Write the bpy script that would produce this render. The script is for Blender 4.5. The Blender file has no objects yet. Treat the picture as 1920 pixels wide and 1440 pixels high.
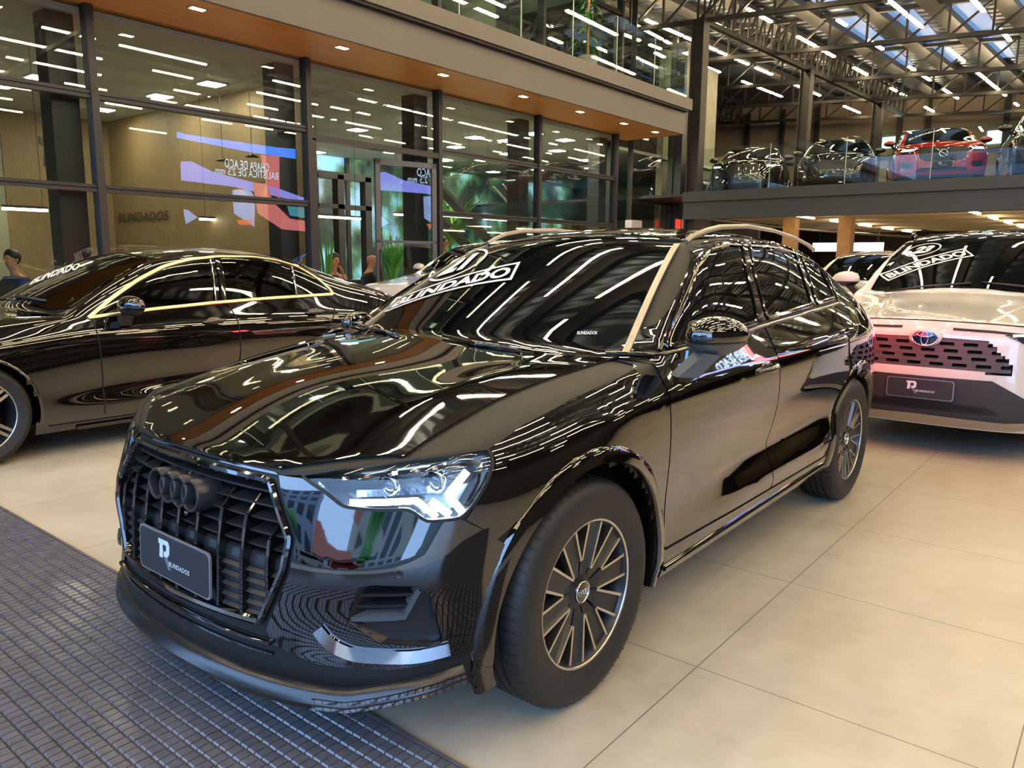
import bpy, bmesh, math, random
import numpy as np
from mathutils import Vector, Matrix
from mathutils.bvhtree import BVHTree
random.seed(7)
C = bpy.context.scene.collection
SC = bpy.context.scene
# ------------------------------------------------------------------ camera
CAMP = Vector((1.86, 2.093, 1.346)); FPX = 1448.7
def cam_axes():
    yaw, pitch, roll = [math.radians(a) for a in (219.02, -9.152, .43)]
    cy, sy, cp, sp = math.cos(yaw), math.sin(yaw), math.cos(pitch), math.sin(pitch)
    d = Vector((cy*cp, sy*cp, sp)); r = Vector((sy, -cy, 0)); u = r.cross(d)
    c, s = math.cos(roll), math.sin(roll)
    return c*r + s*u, -s*r + c*u, d
CR, CU, CD = cam_axes()
cam = bpy.data.cameras.new('camera'); camo = bpy.data.objects.new('camera', cam); C.objects.link(camo)
cam.sensor_width = 36; cam.lens = FPX/1920*36; cam.clip_end = 300; cam.clip_start = .05
camo.matrix_world = Matrix(((CR.x, CU.x, -CD.x, CAMP.x), (CR.y, CU.y, -CD.y, CAMP.y), (CR.z, CU.z, -CD.z, CAMP.z), (0, 0, 0, 1)))
SC.camera = camo
def ray(px, py): return (CD + CR*((px-960)/FPX) - CU*((py-720)/FPX))
def onplane(px, py, ax, v):
    D = ray(px, py); k = 'xyz'.index(ax); t = (v-CAMP[k])/D[k]; return CAMP + D*t
# ------------------------------------------------------------------ world, exposure
SC.view_settings.view_transform = 'Standard'; SC.view_settings.look = 'None'
SC.view_settings.exposure = 1.6; SC.view_settings.gamma = 1.0; SC.view_settings.use_curve_mapping = False
w = bpy.data.worlds.new('sky'); SC.world = w; w.use_nodes = True
bg = w.node_tree.nodes['Background']; bg.inputs[0].default_value = (.34, .58, 1.0, 1); bg.inputs[1].default_value = 2.4
SC.cycles.max_bounces = 10; SC.cycles.transparent_max_bounces = 24; SC.cycles.glossy_bounces = 5; SC.cycles.diffuse_bounces = 3
SC.cycles.caustics_reflective = False; SC.cycles.caustics_refractive = False; SC.cycles.sample_clamp_indirect = 6
SC.cycles.use_light_tree = True
LED_E = 19.0      # brightness of the roof tubes
# ------------------------------------------------------------------ materials
MATS = {}
def new_mat(name):
    m = bpy.data.materials.new(name); m.use_nodes = True; MATS[name] = m
    return m, m.node_tree.nodes, m.node_tree.links, m.node_tree.nodes['Principled BSDF']
def pm(name, col, rough=.5, metal=0, coat=0, emis=None, es=0, spec=.5, bump=0, bscale=80, var=0):
    m, n, l, b = new_mat(name)
    b.inputs['Base Color'].default_value = (*col, 1); b.inputs['Roughness'].default_value = rough
    b.inputs['Metallic'].default_value = metal; b.inputs['Coat Weight'].default_value = coat
    b.inputs['Coat Roughness'].default_value = .02; b.inputs['Specular IOR Level'].default_value = spec
    if emis: b.inputs['Emission Color'].default_value = (*emis, 1); b.inputs['Emission Strength'].default_value = es
    if bump or var:
        t = n.new('ShaderNodeTexCoord'); z = n.new('ShaderNodeTexNoise'); z.inputs['Scale'].default_value = bscale; z.inputs['Detail'].default_value = 4
        l.new(t.outputs['Object'], z.inputs['Vector'])
        if bump:
            bp = n.new('ShaderNodeBump'); bp.inputs['Strength'].default_value = bump; bp.inputs['Distance'].default_value = .003
            l.new(z.outputs['Fac'], bp.inputs['Height']); l.new(bp.outputs['Normal'], b.inputs['Normal'])
        if var:
            mx = n.new('ShaderNodeMix'); mx.data_type = 'RGBA'; mx.inputs[6].default_value = (*[c*(1-var) for c in col], 1); mx.inputs[7].default_value = (*[min(1, c*(1+var)) for c in col], 1)
            l.new(z.outputs['Fac'], mx.inputs[0]); l.new(mx.outputs[2], b.inputs['Base Color'])
    return m
def glass_mat(name, tint, refl=1.0, rough=0.0, ior=1.5):
    m = bpy.data.materials.new(name); m.use_nodes = True; MATS[name] = m; n, l = m.node_tree.nodes, m.node_tree.links
    n.clear(); o = n.new('ShaderNodeOutputMaterial'); t = n.new('ShaderNodeBsdfTransparent'); g = n.new('ShaderNodeBsdfGlossy')
    t.inputs[0].default_value = (*tint, 1); g.inputs['Roughness'].default_value = rough
    f = n.new('ShaderNodeLayerWeight'); f.inputs[0].default_value = .5; pw = n.new('ShaderNodeMath'); pw.operation = 'POWER'; pw.inputs[1].default_value = 5
    ma = n.new('ShaderNodeMath'); ma.operation = 'MULTIPLY_ADD'; ma.inputs[1].default_value = .96; ma.inputs[2].default_value = .04
    mu = n.new('ShaderNodeMath'); mu.operation = 'MULTIPLY'; mu.use_clamp = True; mu.inputs[1].default_value = refl; mx = n.new('ShaderNodeMixShader')
    l.new(f.outputs['Facing'], pw.inputs[0]); l.new(pw.outputs[0], ma.inputs[0]); l.new(ma.outputs[0], mu.inputs[0]); l.new(mu.outputs[0], mx.inputs[0]); l.new(t.outputs[0], mx.inputs[1]); l.new(g.outputs[0], mx.inputs[2]); l.new(mx.outputs[0], o.inputs[0])
    return m
def emit(name, col, s):
    return pm(name, (0, 0, 0), .5, emis=col, es=s)
pm('black_paint', (.0025, .0022, .0022), .02, coat=1.0, spec=.8)
pm('merc_paint', (.003, .0025, .0025), .02, coat=1.0, spec=.8)
pm('white_paint', (.58, .57, .53), .22, coat=1.0)
pm('red_paint', (.42, .008, .006), .15, coat=1.0)
pm('grey_paint', (.02, .02, .022), .12, coat=1.0)
pm('gap', (.002, .002, .002), .6)
pm('plastic', (.012, .012, .013), .38)
pm('plastic_rough', (.02, .02, .022), .55, bump=.3, bscale=400)
pm('gloss_black', (.003, .003, .003), .05, coat=1)
pm('chrome', (.75, .76, .78), .06, 1)
pm('smoke_chrome', (.42, .44, .48), .05, 1)
pm('satin_alu', (.36, .33, .28), .36, .7)
pm('machined', (.62, .58, .52), .28, 1)
pm('wheel_grey', (.03, .031, .034), .3, .5)
pm('tyre', (.013, .013, .013), .55, bump=.25, bscale=60)
pm('tint_glass', (.001, .0018, .0025), .0, spec=.33)
glass_mat('car_glass', (.32, .36, .36), 1.1)
glass_mat('lamp_glass', (.92, .95, 1), 1.2)
glass_mat('facade_glass', (.88, .92, .88), 1.6)
glass_mat('rail_glass', (.86, .93, .90), 1.4)
glass_mat('clear_glass', (.9, .94, .92), 1.5)
emit('drl', (.78, .95, 1), 9); emit('led_tube', (1, .77, .46), LED_E); emit('office_disc', (1, .90, .66), 42); emit('office_bar', (1, .88, .66), 7)
emit('spot', (1, .82, .5), 22); emit('pink_sign', (1, .45, .55), 2.6)
pm('sticker_white', (.85, .85, .83), .5, emis=(1, 1, .98), es=.0)
pm('sticker_dark', (.01, .01, .012), .4)
pm('plate_dark', (.02, .022, .026), .45)
pm('plate_edge', (.35, .36, .38), .3, .6)
pm('logo_pale', (.55, .62, .66), .4); pm('logo_grey', (.12, .15, .18), .4)
pm('steel_dark', (.035, .033, .03), .5, .3, var=.15, bscale=5)
pm('frame_dark', (.03, .032, .034), .42, .2)
pm('column_dark', (.018, .022, .028), .35)
pm('fascia', (.10, .092, .082), .45, var=.12, bscale=1.5)
pm('mezz_beam', (.035, .042, .046), .5, var=.06, bscale=2)
pm('concrete', (.26, .26, .20), .8, var=.25, bscale=2.2)
pm('office_ceiling', (.42, .46, .46), .85)
pm('wood_post', (.55, .30, .12), .6, var=.3, bscale=7)
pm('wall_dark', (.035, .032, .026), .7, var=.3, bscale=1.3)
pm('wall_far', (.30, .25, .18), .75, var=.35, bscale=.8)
pm('leaf', (.05, .22, .03), .45); pm('leaf_bright', (.16, .34, .06), .5); pm('pot', (.3, .29, .27), .6)
pm('desk_dark', (.012, .013, .014), .3); pm('laptop_grey', (.03, .035, .045), .4)
pm('skin', (.55, .27, .17), .55); pm('hair', (.012, .008, .006), .5); pm('hair_blond', (.45, .33, .18), .5)
pm('cloth_black', (.012, .012, .014), .8); pm('cloth_blue', (.03, .05, .16), .8)
pm('seat_leather', (.11, .09, .08), .5); pm('seat_tan', (.22, .09, .06), .5); pm('interior_dark', (.012, .012, .012), .6)
pm('red_sign', (.7, .02, .02), .5, emis=(1, .03, .02), es=.5); pm('white_box', (.5, .5, .52), .5)
pm('brake', (.1, .1, .1), .4, .9)
pm('asphalt', (.10, .10, .10), .9); pm('deck_under', (.55, .46, .32), .45); pm('rail_edge', (.42, .55, .48), .2); pm('pipe_grey', (.3, .3, .3), .4, .5)
emit('white_sign', (1, .85, .88), 3.2); emit('deck_tube', (1, .82, .5), 10); emit('day_window', (.45, .95, 1), 1.6); pm('door_grey', (.10, .11, .12), .4)
pm('wood_dark', (.035, .022, .012), .5); 
emit('scr_blue', (.05, .22, 1), 3.5); emit('scr_violet', (.28, .30, 1), 2.6); emit('scr_pink', (1, .25, .25), 1.8); emit('scr_pale', (.35, .5, 1), 2); emit('scr_orange', (1, .12, .02), 2); emit('scr_teal', (.1, .5, .6), 1.5); emit('scr_text', (.55, .75, 1), 3.5)
def tex(n, typ, **kw):
    x = n.new(typ)
    for k, v in kw.items(): x.inputs[k].default_value = v
    return x
def mathn(n, l, op, a, b=None):
    x = n.new('ShaderNodeMath'); x.operation = op
    for i, v in enumerate((a, b)):
        if v is None: continue
        if isinstance(v, (int, float)): x.inputs[i].default_value = v
        else: l.new(v, x.inputs[i])
    return x.outputs[0]
def floor_material():
    m, n, l, b = new_mat('floor_tile'); T = .893
    g = n.new('ShaderNodeNewGeometry'); s = n.new('ShaderNodeSeparateXYZ'); l.new(g.outputs['Position'], s.inputs[0])
    def line(o, off):
        a = mathn(n, l, 'FRACT', mathn(n, l, 'DIVIDE', mathn(n, l, 'SUBTRACT', o, off-50*T), T))
        a = mathn(n, l, 'ABSOLUTE', mathn(n, l, 'SUBTRACT', a, .5)); return mathn(n, l, 'GREATER_THAN', a, .5-.0022)
    gm = mathn(n, l, 'MAXIMUM', line(s.outputs[0], -.4097), line(s.outputs[1], 1.0625))
    z = tex(n, 'ShaderNodeTexNoise', Scale=1.1, Detail=9, Roughness=.62); l.new(g.outputs['Position'], z.inputs['Vector'])
    z2 = tex(n, 'ShaderNodeTexNoise', Scale=9, Detail=6, Roughness=.6); l.new(g.outputs['Position'], z2.inputs['Vector'])
    ad = mathn(n, l, 'ADD', mathn(n, l, 'MULTIPLY', z.outputs['Fac'], .7), mathn(n, l, 'MULTIPLY', z2.outputs['Fac'], .3))
    cr = n.new('ShaderNodeValToRGB'); e = cr.color_ramp.elements; e[0].position = .36; e[0].color = (.40, .345, .255, 1); e[1].position = .62; e[1].color = (.52, .47, .37, 1)
    l.new(ad, cr.inputs[0])
    mx = n.new('ShaderNodeMix'); mx.data_type = 'RGBA'; l.new(gm, mx.inputs[0]); l.new(cr.outputs[0], mx.inputs[6]); mx.inputs[7].default_value = (.16, .12, .08, 1)
    l.new(mx.outputs[2], b.inputs['Base Color'])
    r = mathn(n, l, 'ADD', mathn(n, l, 'MULTIPLY', z2.outputs['Fac'], .18), .30); l.new(r, b.inputs['Roughness'])
    bp = n.new('ShaderNodeBump'); bp.inputs['Strength'].default_value = .3; bp.inputs['Distance'].default_value = .001; bp.invert = True
    l.new(gm, bp.inputs['Height']); l.new(bp.outputs[0], b.inputs['Normal'])
floor_material()
def wood_material(name, c1, c2, axis=1, scale=6, rough=.4):
    m, n, l, b = new_mat(name); t = n.new('ShaderNodeTexCoord'); mp = n.new('ShaderNodeMapping'); sc = [1, 1, 1]; sc = [s*scale for s in sc]; sc[axis] = .35*scale/6
    mp.inputs['Scale'].default_value = sc; l.new(t.outputs['Object'], mp.inputs[0])
    z = tex(n, 'ShaderNodeTexNoise', Scale=3.0, Detail=8, Roughness=.65); l.new(mp.outputs[0], z.inputs['Vector'])
    cr = n.new('ShaderNodeValToRGB'); e = cr.color_ramp.elements; e[0].position = .35; e[0].color = (*c1, 1); e[1].position = .68; e[1].color = (*c2, 1)
    l.new(z.outputs['Fac'], cr.inputs[0]); l.new(cr.outputs[0], b.inputs['Base Color']); b.inputs['Roughness'].default_value = rough
wood_material('soffit_wood', (.46, .20, .045), (.62, .30, .08), 0)
wood_material('slat_wood', (.17, .115, .055), (.23, .16, .085), 2, 20, .6)
def night_window():
    m, n, l, b = new_mat('night_window'); t = n.new('ShaderNodeTexCoord'); mp = n.new('ShaderNodeMapping'); mp.inputs['Scale'].default_value = (1.0, 1, .55); l.new(t.outputs['Object'], mp.inputs[0])
    z = tex(n, 'ShaderNodeTexVoronoi', Scale=2.2); z.feature = 'F1'; l.new(mp.outputs[0], z.inputs['Vector']); z2 = tex(n, 'ShaderNodeTexNoise', Scale=.9, Detail=5); l.new(t.outputs['Object'], z2.inputs['Vector'])
    cr = n.new('ShaderNodeValToRGB'); e = cr.color_ramp.elements; e[0].position = .42; e[0].color = (.006, .012, .012, 1); e[1].position = .66; e[1].color = (.16, .32, .36, 1); x = e.new(.52); x.color = (.03, .07, .03, 1); l.new(z2.outputs['Fac'], cr.inputs[0])
    mx = n.new('ShaderNodeMix'); mx.data_type = 'RGBA'; mx.blend_type = 'MULTIPLY'; mx.inputs[0].default_value = .3; l.new(cr.outputs[0], mx.inputs[6]); l.new(z.outputs['Color'], mx.inputs[7])
    b.inputs['Base Color'].default_value = (.01, .01, .01, 1); l.new(mx.outputs[2], b.inputs['Emission Color']); b.inputs['Emission Strength'].default_value = 1.1
night_window()
def roof_glow_material():  # dim blue emission for the sheets added under the roof
    m, n, l, b = new_mat('roof_glow'); g = n.new('ShaderNodeNewGeometry'); w1 = n.new('ShaderNodeTexWave'); w1.inputs['Scale'].default_value = 1.6; w1.inputs['Distortion'].default_value = .6; l.new(g.outputs['Position'], w1.inputs['Vector'])
    cr = n.new('ShaderNodeValToRGB'); e = cr.color_ramp.elements; e[0].color = (.04, .09, .2, 1); e[1].color = (.14, .27, .5, 1); l.new(w1.outputs['Fac'], cr.inputs[0]); b.inputs['Base Color'].default_value = (.1, .12, .15, 1)
    l.new(cr.outputs[0], b.inputs['Emission Color']); b.inputs['Emission Strength'].default_value = .55
roof_glow_material()
def roof_material():
    m, n, l, b = new_mat('roof_sheet'); g = n.new('ShaderNodeNewGeometry')
    w1 = n.new('ShaderNodeTexWave'); w1.inputs['Scale'].default_value = .8; w1.bands_direction = 'X'; l.new(g.outputs['Position'], w1.inputs['Vector'])
    z = tex(n, 'ShaderNodeTexNoise', Scale=.35, Detail=3); l.new(g.outputs['Position'], z.inputs['Vector'])
    cr = n.new('ShaderNodeValToRGB'); e = cr.color_ramp.elements; e[0].position = .35; e[0].color = (.05, .055, .065, 1); e[1].position = .7; e[1].color = (.16, .21, .28, 1)
    l.new(z.outputs['Fac'], cr.inputs[0]); l.new(cr.outputs[0], b.inputs['Base Color'])
    b.inputs['Metallic'].default_value = .6; b.inputs['Roughness'].default_value = .3
    bp = n.new('ShaderNodeBump'); bp.inputs['Strength'].default_value = .7; bp.inputs['Distance'].default_value = .05; l.new(w1.outputs['Fac'], bp.inputs['Height']); l.new(bp.outputs[0], b.inputs['Normal'])
roof_material()
def M(n): return MATS[n]
# ------------------------------------------------------------------ object helpers
def link_mesh(name, verts, faces, mat, parent=None, smooth=False, mats=None, fm=None):
    me = bpy.data.meshes.new(name); me.from_pydata([tuple(v) for v in verts], [], [tuple(f) for f in faces]); me.update()
    for m in (mats or [mat]): me.materials.append(M(m) if isinstance(m, str) else m)
    if fm is not None: me.polygons.foreach_set('material_index', fm)
    if smooth: me.polygons.foreach_set('use_smooth', [True]*len(me.polygons))
    o = bpy.data.objects.new(name, me); C.objects.link(o)
    if parent: o.parent = parent
    return o
def tag(o, label=None, cat=None, group=None, kind=None):
    if label: o['label'] = label
    if cat: o['category'] = cat
    if group: o['group'] = group
    if kind: o['kind'] = kind
    return o
def empty(name, loc=(0, 0, 0), label=None, cat=None, group=None, rotz=0):
    o = bpy.data.objects.new(name, None); o.empty_display_size = .1; C.objects.link(o); o.location = loc; o.rotation_euler = (0, 0, rotz)
    return tag(o, label, cat, group)
def copy_tree(o, parent=None):
    c = o.copy(); C.objects.link(c)
    if parent: c.parent = parent
    for ch in [x for x in o.children]: copy_tree(ch, c)
    return c
class MB:
    """collects simple solids into one mesh"""
    def __init__(s): s.v = []; s.f = []; s.m = []; s.cm = 0
    def add(s, vs, fs):
        k = len(s.v); s.v += [tuple(v) for v in vs]; s.f += [tuple(i+k for i in f) for f in fs]; s.m += [s.cm]*len(fs)
    def box(s, x0, x1, y0, y1, z0, z1):
        s.add([(x0, y0, z0), (x1, y0, z0), (x1, y1, z0), (x0, y1, z0), (x0, y0, z1), (x1, y0, z1), (x1, y1, z1), (x0, y1, z1)],
              [(0, 3, 2, 1), (4, 5, 6, 7), (0, 1, 5, 4), (1, 2, 6, 5), (2, 3, 7, 6), (3, 0, 4, 7)])
    def bar(s, a, b, w, h=None, up=(0, 0, 1)):
        a, b = Vector(a), Vector(b); h = h or w; d = (b-a).normalized(); u = Vector(up)
        if abs(d.dot(u)) > .98: u = Vector((1, 0, 0))
        r = d.cross(u).normalized(); u = r.cross(d); r *= w/2; u *= h/2
        s.add([a-r-u, a+r-u, a+r+u, a-r+u, b-r-u, b+r-u, b+r+u, b-r+u], [(0, 1, 2, 3), (4, 7, 6, 5), (0, 4, 5, 1), (1, 5, 6, 2), (2, 6, 7, 3), (3, 7, 4, 0)])
    def tube(s, pts, r, n=8, cap=True):
        pts = [Vector(p) for p in pts]; rs = r if isinstance(r, (list, tuple)) else [r]*len(pts); vs = []; fs = []; prev = None
        for i, p in enumerate(pts):
            d = (pts[min(i+1, len(pts)-1)] - pts[max(i-1, 0)]).normalized()
            u = Vector((0, 0, 1)) if abs(d.z) < .9 else Vector((1, 0, 0))
            if prev is not None: u = prev
            a = d.cross(u).normalized(); u = a.cross(d).normalized(); prev = u
            for k in range(n):
                t = 2*math.pi*k/n; vs.append(p + (a*math.cos(t) + u*math.sin(t))*rs[i])
        for i in range(len(pts)-1):
            for k in range(n): fs.append((i*n+k, i*n+(k+1) % n, (i+1)*n+(k+1) % n, (i+1)*n+k))
        if cap: fs.append(tuple(range(n-1, -1, -1))); fs.append(tuple((len(pts)-1)*n+k for k in range(n)))
        s.add(vs, fs)
    def prism(s, poly, plane, lo, hi):
        """poly 2D in plane 'xy','xz','yz' extruded lo..hi along the third axis"""
        n = len(poly)
        def P(p, t): return {'xy': (p[0], p[1], t), 'xz': (p[0], t, p[1]), 'yz': (t, p[0], p[1])}[plane]
        vs = [P(p, lo) for p in poly] + [P(p, hi) for p in poly]
        fs = [tuple(range(n)), tuple(range(2*n-1, n-1, -1))] + [(i, i+n, (i+1) % n+n, (i+1) % n) for i in range(n)]
        s.add(vs, fs)
    def lathe(s, prof, n=48, axis='y', c=(0, 0, 0), a0=0, a1=2*math.pi):
        full = abs(a1-a0-2*math.pi) < 1e-6; m = n if full else n+1; vs = []; fs = []; k = len(prof)
        for i in range(m):
            a = a0+(a1-a0)*i/n; ca, sa = math.cos(a), math.sin(a)
            for (t, r) in prof:
                if axis == 'y': vs.append((c[0]+r*ca, c[1]+t, c[2]+r*sa))
                elif axis == 'z': vs.append((c[0]+r*ca, c[1]+r*sa, c[2]+t))
                else: vs.append((c[0]+t, c[1]+r*ca, c[2]+r*sa))
        for i in range(n):
            j = (i+1) % m
            for q in range(k-1): fs.append((i*k+q, j*k+q, j*k+q+1, i*k+q+1))
        s.add(vs, fs)
    def build(s, name, mat=None, parent=None, smooth=False, mats=None):
        return link_mesh(name, s.v, s.f, mat, parent, smooth, mats, s.m if mats else None)
def ellipsoid(mb, c, r, n=12, m=8, warp=None):
    vs = []; fs = []
    for i in range(m+1):
        t = math.pi*i/m
        for k in range(n):
            a = 2*math.pi*k/n; p = Vector((r[0]*math.sin(t)*math.cos(a), r[1]*math.sin(t)*math.sin(a), r[2]*math.cos(t)))
            if warp: p = warp(p)
            vs.append(p+Vector(c))
    for i in range(m):
        for k in range(n): fs.append((i*n+k, (i+1)*n+k, (i+1)*n+(k+1) % n, i*n+(k+1) % n))
    mb.add(vs, fs)
_tc = {}
def text_mesh(txt, bold=.0, shear=0.0, spacing=1.0):
    """2D outline text -> (verts 2D normalised: height 1 baseline 0, faces, width)"""
    key = (txt, bold, shear, spacing)
    if key in _tc: return _tc[key]
    cu = bpy.data.curves.new('t', 'FONT'); cu.body = txt; cu.size = 1; cu.offset = bold; cu.shear = shear; cu.space_character = spacing; cu.resolution_u = 4
    o = bpy.data.objects.new('t', cu); C.objects.link(o); dg = bpy.context.evaluated_depsgraph_get(); me = bpy.data.meshes.new_from_object(o.evaluated_get(dg))
    v = np.array([p.co[:2] for p in me.vertices]); f = [tuple(p.vertices) for p in me.polygons]
    bpy.data.objects.remove(o); bpy.data.meshes.remove(me); bpy.data.curves.remove(cu)
    lo = v.min(0); hi = v.max(0); v = (v-lo)/(hi-lo)
    _tc[key] = (v, f, (hi-lo)[0]/(hi-lo)[1]); return _tc[key]
def flat_text(name, txt, origin, right, up, height, mat, parent=None, width=None, bold=.02, shear=0, thick=.002, spacing=1.0):
    v, f, asp = text_mesh(txt, bold, shear, spacing); W = width or asp*height
    R, U, O = Vector(right).normalized(), Vector(up).normalized(), Vector(origin)
    return link_mesh(name, [O + R*(p[0]*W) + U*(p[1]*height) for p in v], f, mat, parent)
# stylised R mark used on the dealer plates (unit box 0..1)
R_TOP = [[(.02, 1), (.02, .85), (.13, .79), (.08, .34), (.34, .34), (.38, .62), (.33, .74), (.40, .82), (.44, 1)],
         [(.44, 1), (.41, .84), (.61, .84), (.66, .79), (.66, .66), (.60, .60), (.46, .60), (.44, .42), (.74, .42), (.88, .54), (.90, .86), (.76, 1)]]
R_LEG = [[(.46, .41), (.72, .41), (1.0, 0), (.78, 0)]]
# ------------------------------------------------------------------ car body toolkit
def interp(keys, x):
    """piecewise linear table of (x, value), x decreasing or increasing"""
    ks = sorted(keys); xs = [k[0] for k in ks]; vs = [k[1] for k in ks]
    return float(np.interp(x, xs, vs))
class Body:
    """smooth shell from a control net. side[i][j], top[i][c], nose[c][j], tail[c][j] hold (x, y, z) for the left half"""
    def __init__(s, side, top, nose, tail, creases, level=3):
        N = len(side)-1; J = len(side[0])-1; K = len(nose)
        V = []; idx = {}
        def add(key, p, sg):
            if abs(p[1]) < 1e-6: sg = 0
            k = (key, sg)
            if k not in idx: idx[k] = len(V); V.append((p[0], p[1]*(sg or 1), p[2]))
            return idx[k]
        def S(i, j, g): return add(('s', i, j), side[i][j], g)
        def F(c, j, g): return S(0, j, g) if c < 0 else add(('f', c, j), nose[c][j], g)
        def B(c, j, g): return S(N, j, g) if c < 0 else add(('b', c, j), tail[c][j], g)
        def T(i, c, g):
            if c < 0: return S(i, J, g)
            if i == 0: return F(c, J, g)
            if i == N: return B(c, J, g)
            return add(('t', i, c), top[i][c], g)
        faces = []; cre = {}
        def cr(a, b, w):
            if w: cre[(min(a, b), max(a, b))] = w
        for g in (1, -1):
            def q(a, b, c, d):
                f = (a, b, c, d) if g > 0 else (d, c, b, a)
                f2 = []; [f2.append(x) for x in f if x not in f2]; faces.append(tuple(f2))
            for i in range(N):
                for j in range(J): q(S(i, j, g), S(i+1, j, g), S(i+1, j+1, g), S(i, j+1, g))
                for j in range(J+1): cr(S(i, j, g), S(i+1, j, g), creases.get(('s', j), 0) if not isinstance(creases.get(('s', j), 0), dict) else creases[('s', j)].get(i, 0))
                for c in range(-1, K-1):
                    q(T(i, c, g), T(i+1, c, g), T(i+1, c+1, g), T(i, c+1, g))
                    w_ = creases.get(('t', c), 0)
                    cr(T(i, c, g), T(i+1, c, g), w_.get(i, 0) if isinstance(w_, dict) else w_)
                for c in range(-1, K-1): cr(T(i, c, g), T(i, c+1, g), creases.get(('x', i), 0))
            for c in range(-1, K-1):
                for j in range(J):
                    q(F(c+1, j, g), F(c, j, g), F(c, j+1, g), F(c+1, j+1, g)); q(B(c, j, g), B(c+1, j, g), B(c+1, j+1, g), B(c, j+1, g))
                for j in range(J+1):
                    cr(F(c, j, g), F(c+1, j, g), creases.get(('f', j), 0)); cr(B(c, j, g), B(c+1, j, g), creases.get(('b', j), 0))
        me = bpy.data.meshes.new('net'); me.from_pydata(V, [], faces); me.update()
        at = me.attributes.new('crease_edge', 'FLOAT', 'EDGE')
        for e in me.edges:
            k = (min(e.vertices), max(e.vertices))
            if k in cre: at.data[e.index].value = cre[k]
        o = bpy.data.objects.new('net', me); C.objects.link(o)
        md = o.modifiers.new('s', 'SUBSURF'); md.levels = level; md.render_levels = level; md.boundary_smooth = 'PRESERVE_CORNERS'
        dg = bpy.context.evaluated_depsgraph_get(); ev = bpy.data.meshes.new_from_object(o.evaluated_get(dg))
        bm = bmesh.new(); bm.from_mesh(ev); bmesh.ops.recalc_face_normals(bm, faces=bm.faces)
        # outward check
        tot = sum((f.calc_center_median()-Vector((-1.4, 0, .7))).dot(f.normal)*f.calc_area() for f in bm.faces)
        if tot < 0: bmesh.ops.reverse_faces(bm, faces=bm.faces)
        bm.to_mesh(ev); bm.free()
        s.V = [v.co.copy() for v in ev.vertices]; s.N = [v.normal.copy() for v in ev.vertices]; s.F = [tuple(p.vertices) for p in ev.polygons]
        s.tris = []; s.tf = []
        for fi, f in enumerate(s.F):
            for k in range(1, len(f)-1): s.tris.append((f[0], f[k], f[k+1])); s.tf.append(fi)
        s.bvh = BVHTree.FromPolygons(s.V, s.tris)
        bpy.data.objects.remove(o); bpy.data.meshes.remove(me); bpy.data.meshes.remove(ev)
        s.axis = -.35; s.root = None; s.ox = Vector((0, 0, 0))
    def norm(s, p, i):
        a, b, c = s.tris[i]; A, B_, C_ = s.V[a], s.V[b], s.V[c]
        v0, v1, v2 = B_-A, C_-A, p-A; d00, d01, d11, d20, d21 = v0.dot(v0), v0.dot(v1), v1.dot(v1), v2.dot(v0), v2.dot(v1)
        den = d00*d11-d01*d01
        if abs(den) < 1e-14: return s.N[a]
        v = (d11*d20-d01*d21)/den; w_ = (d00*d21-d01*d20)/den
        return (s.N[a]*(1-v-w_)+s.N[b]*v+s.N[c]*w_).normalized()
    def cast(s, o, d):
        h = s.bvh.ray_cast(o, d, 30)
        if h[0] is None: return None
        return h[0], s.norm(h[0], h[2])
    def near(s, p):
        h = s.bvh.find_nearest(p); return h[0], s.norm(h[0], h[2])
    def at(s, mode, a, b):
        """mode side/-side: (x, z); top: (x, y); front: (theta, z); rear: (theta, z)"""
        if mode == 'side': h = s.cast(Vector((a, 3, b)), Vector((0, -1, 0))); q = Vector((a, .8, b))
        elif mode == '-side':
            h = s.at('side', a, b); return Vector((h[0].x, -h[0].y, h[0].z)), Vector((h[1].x, -h[1].y, h[1].z))
        elif mode == 'top': h = s.cast(Vector((a, b, 4)), Vector((0, 0, -1))); q = Vector((a, b, 1))
        else:
            sg = 1 if mode == 'front' else -1; ax = s.axis if mode == 'front' else s.raxis
            d = Vector((sg*math.cos(a), math.sin(a), 0)); h = s.cast(Vector((ax, 0, b))+d*4, -d); q = Vector((ax, 0, b))+d
        return h if h else s.near(q)
    def th(s, x, y): return math.atan2(y, x-s.axis)
    def px(s, px_, py_):
        """photo pixel -> point of this body, car frame"""
        M_ = s.inv; o = M_ @ CAMP; d = (M_.to_3x3() @ ray(px_, py_)).normalized(); h = s.cast(o, d)
        
        if h: return h[0]
        return min((s.bvh.find_nearest(o+d*(.8+.05*k)) for k in range(200)), key=lambda q: q[3])[0]
    inv = Matrix.Identity(4); raxis = -2.6
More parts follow.
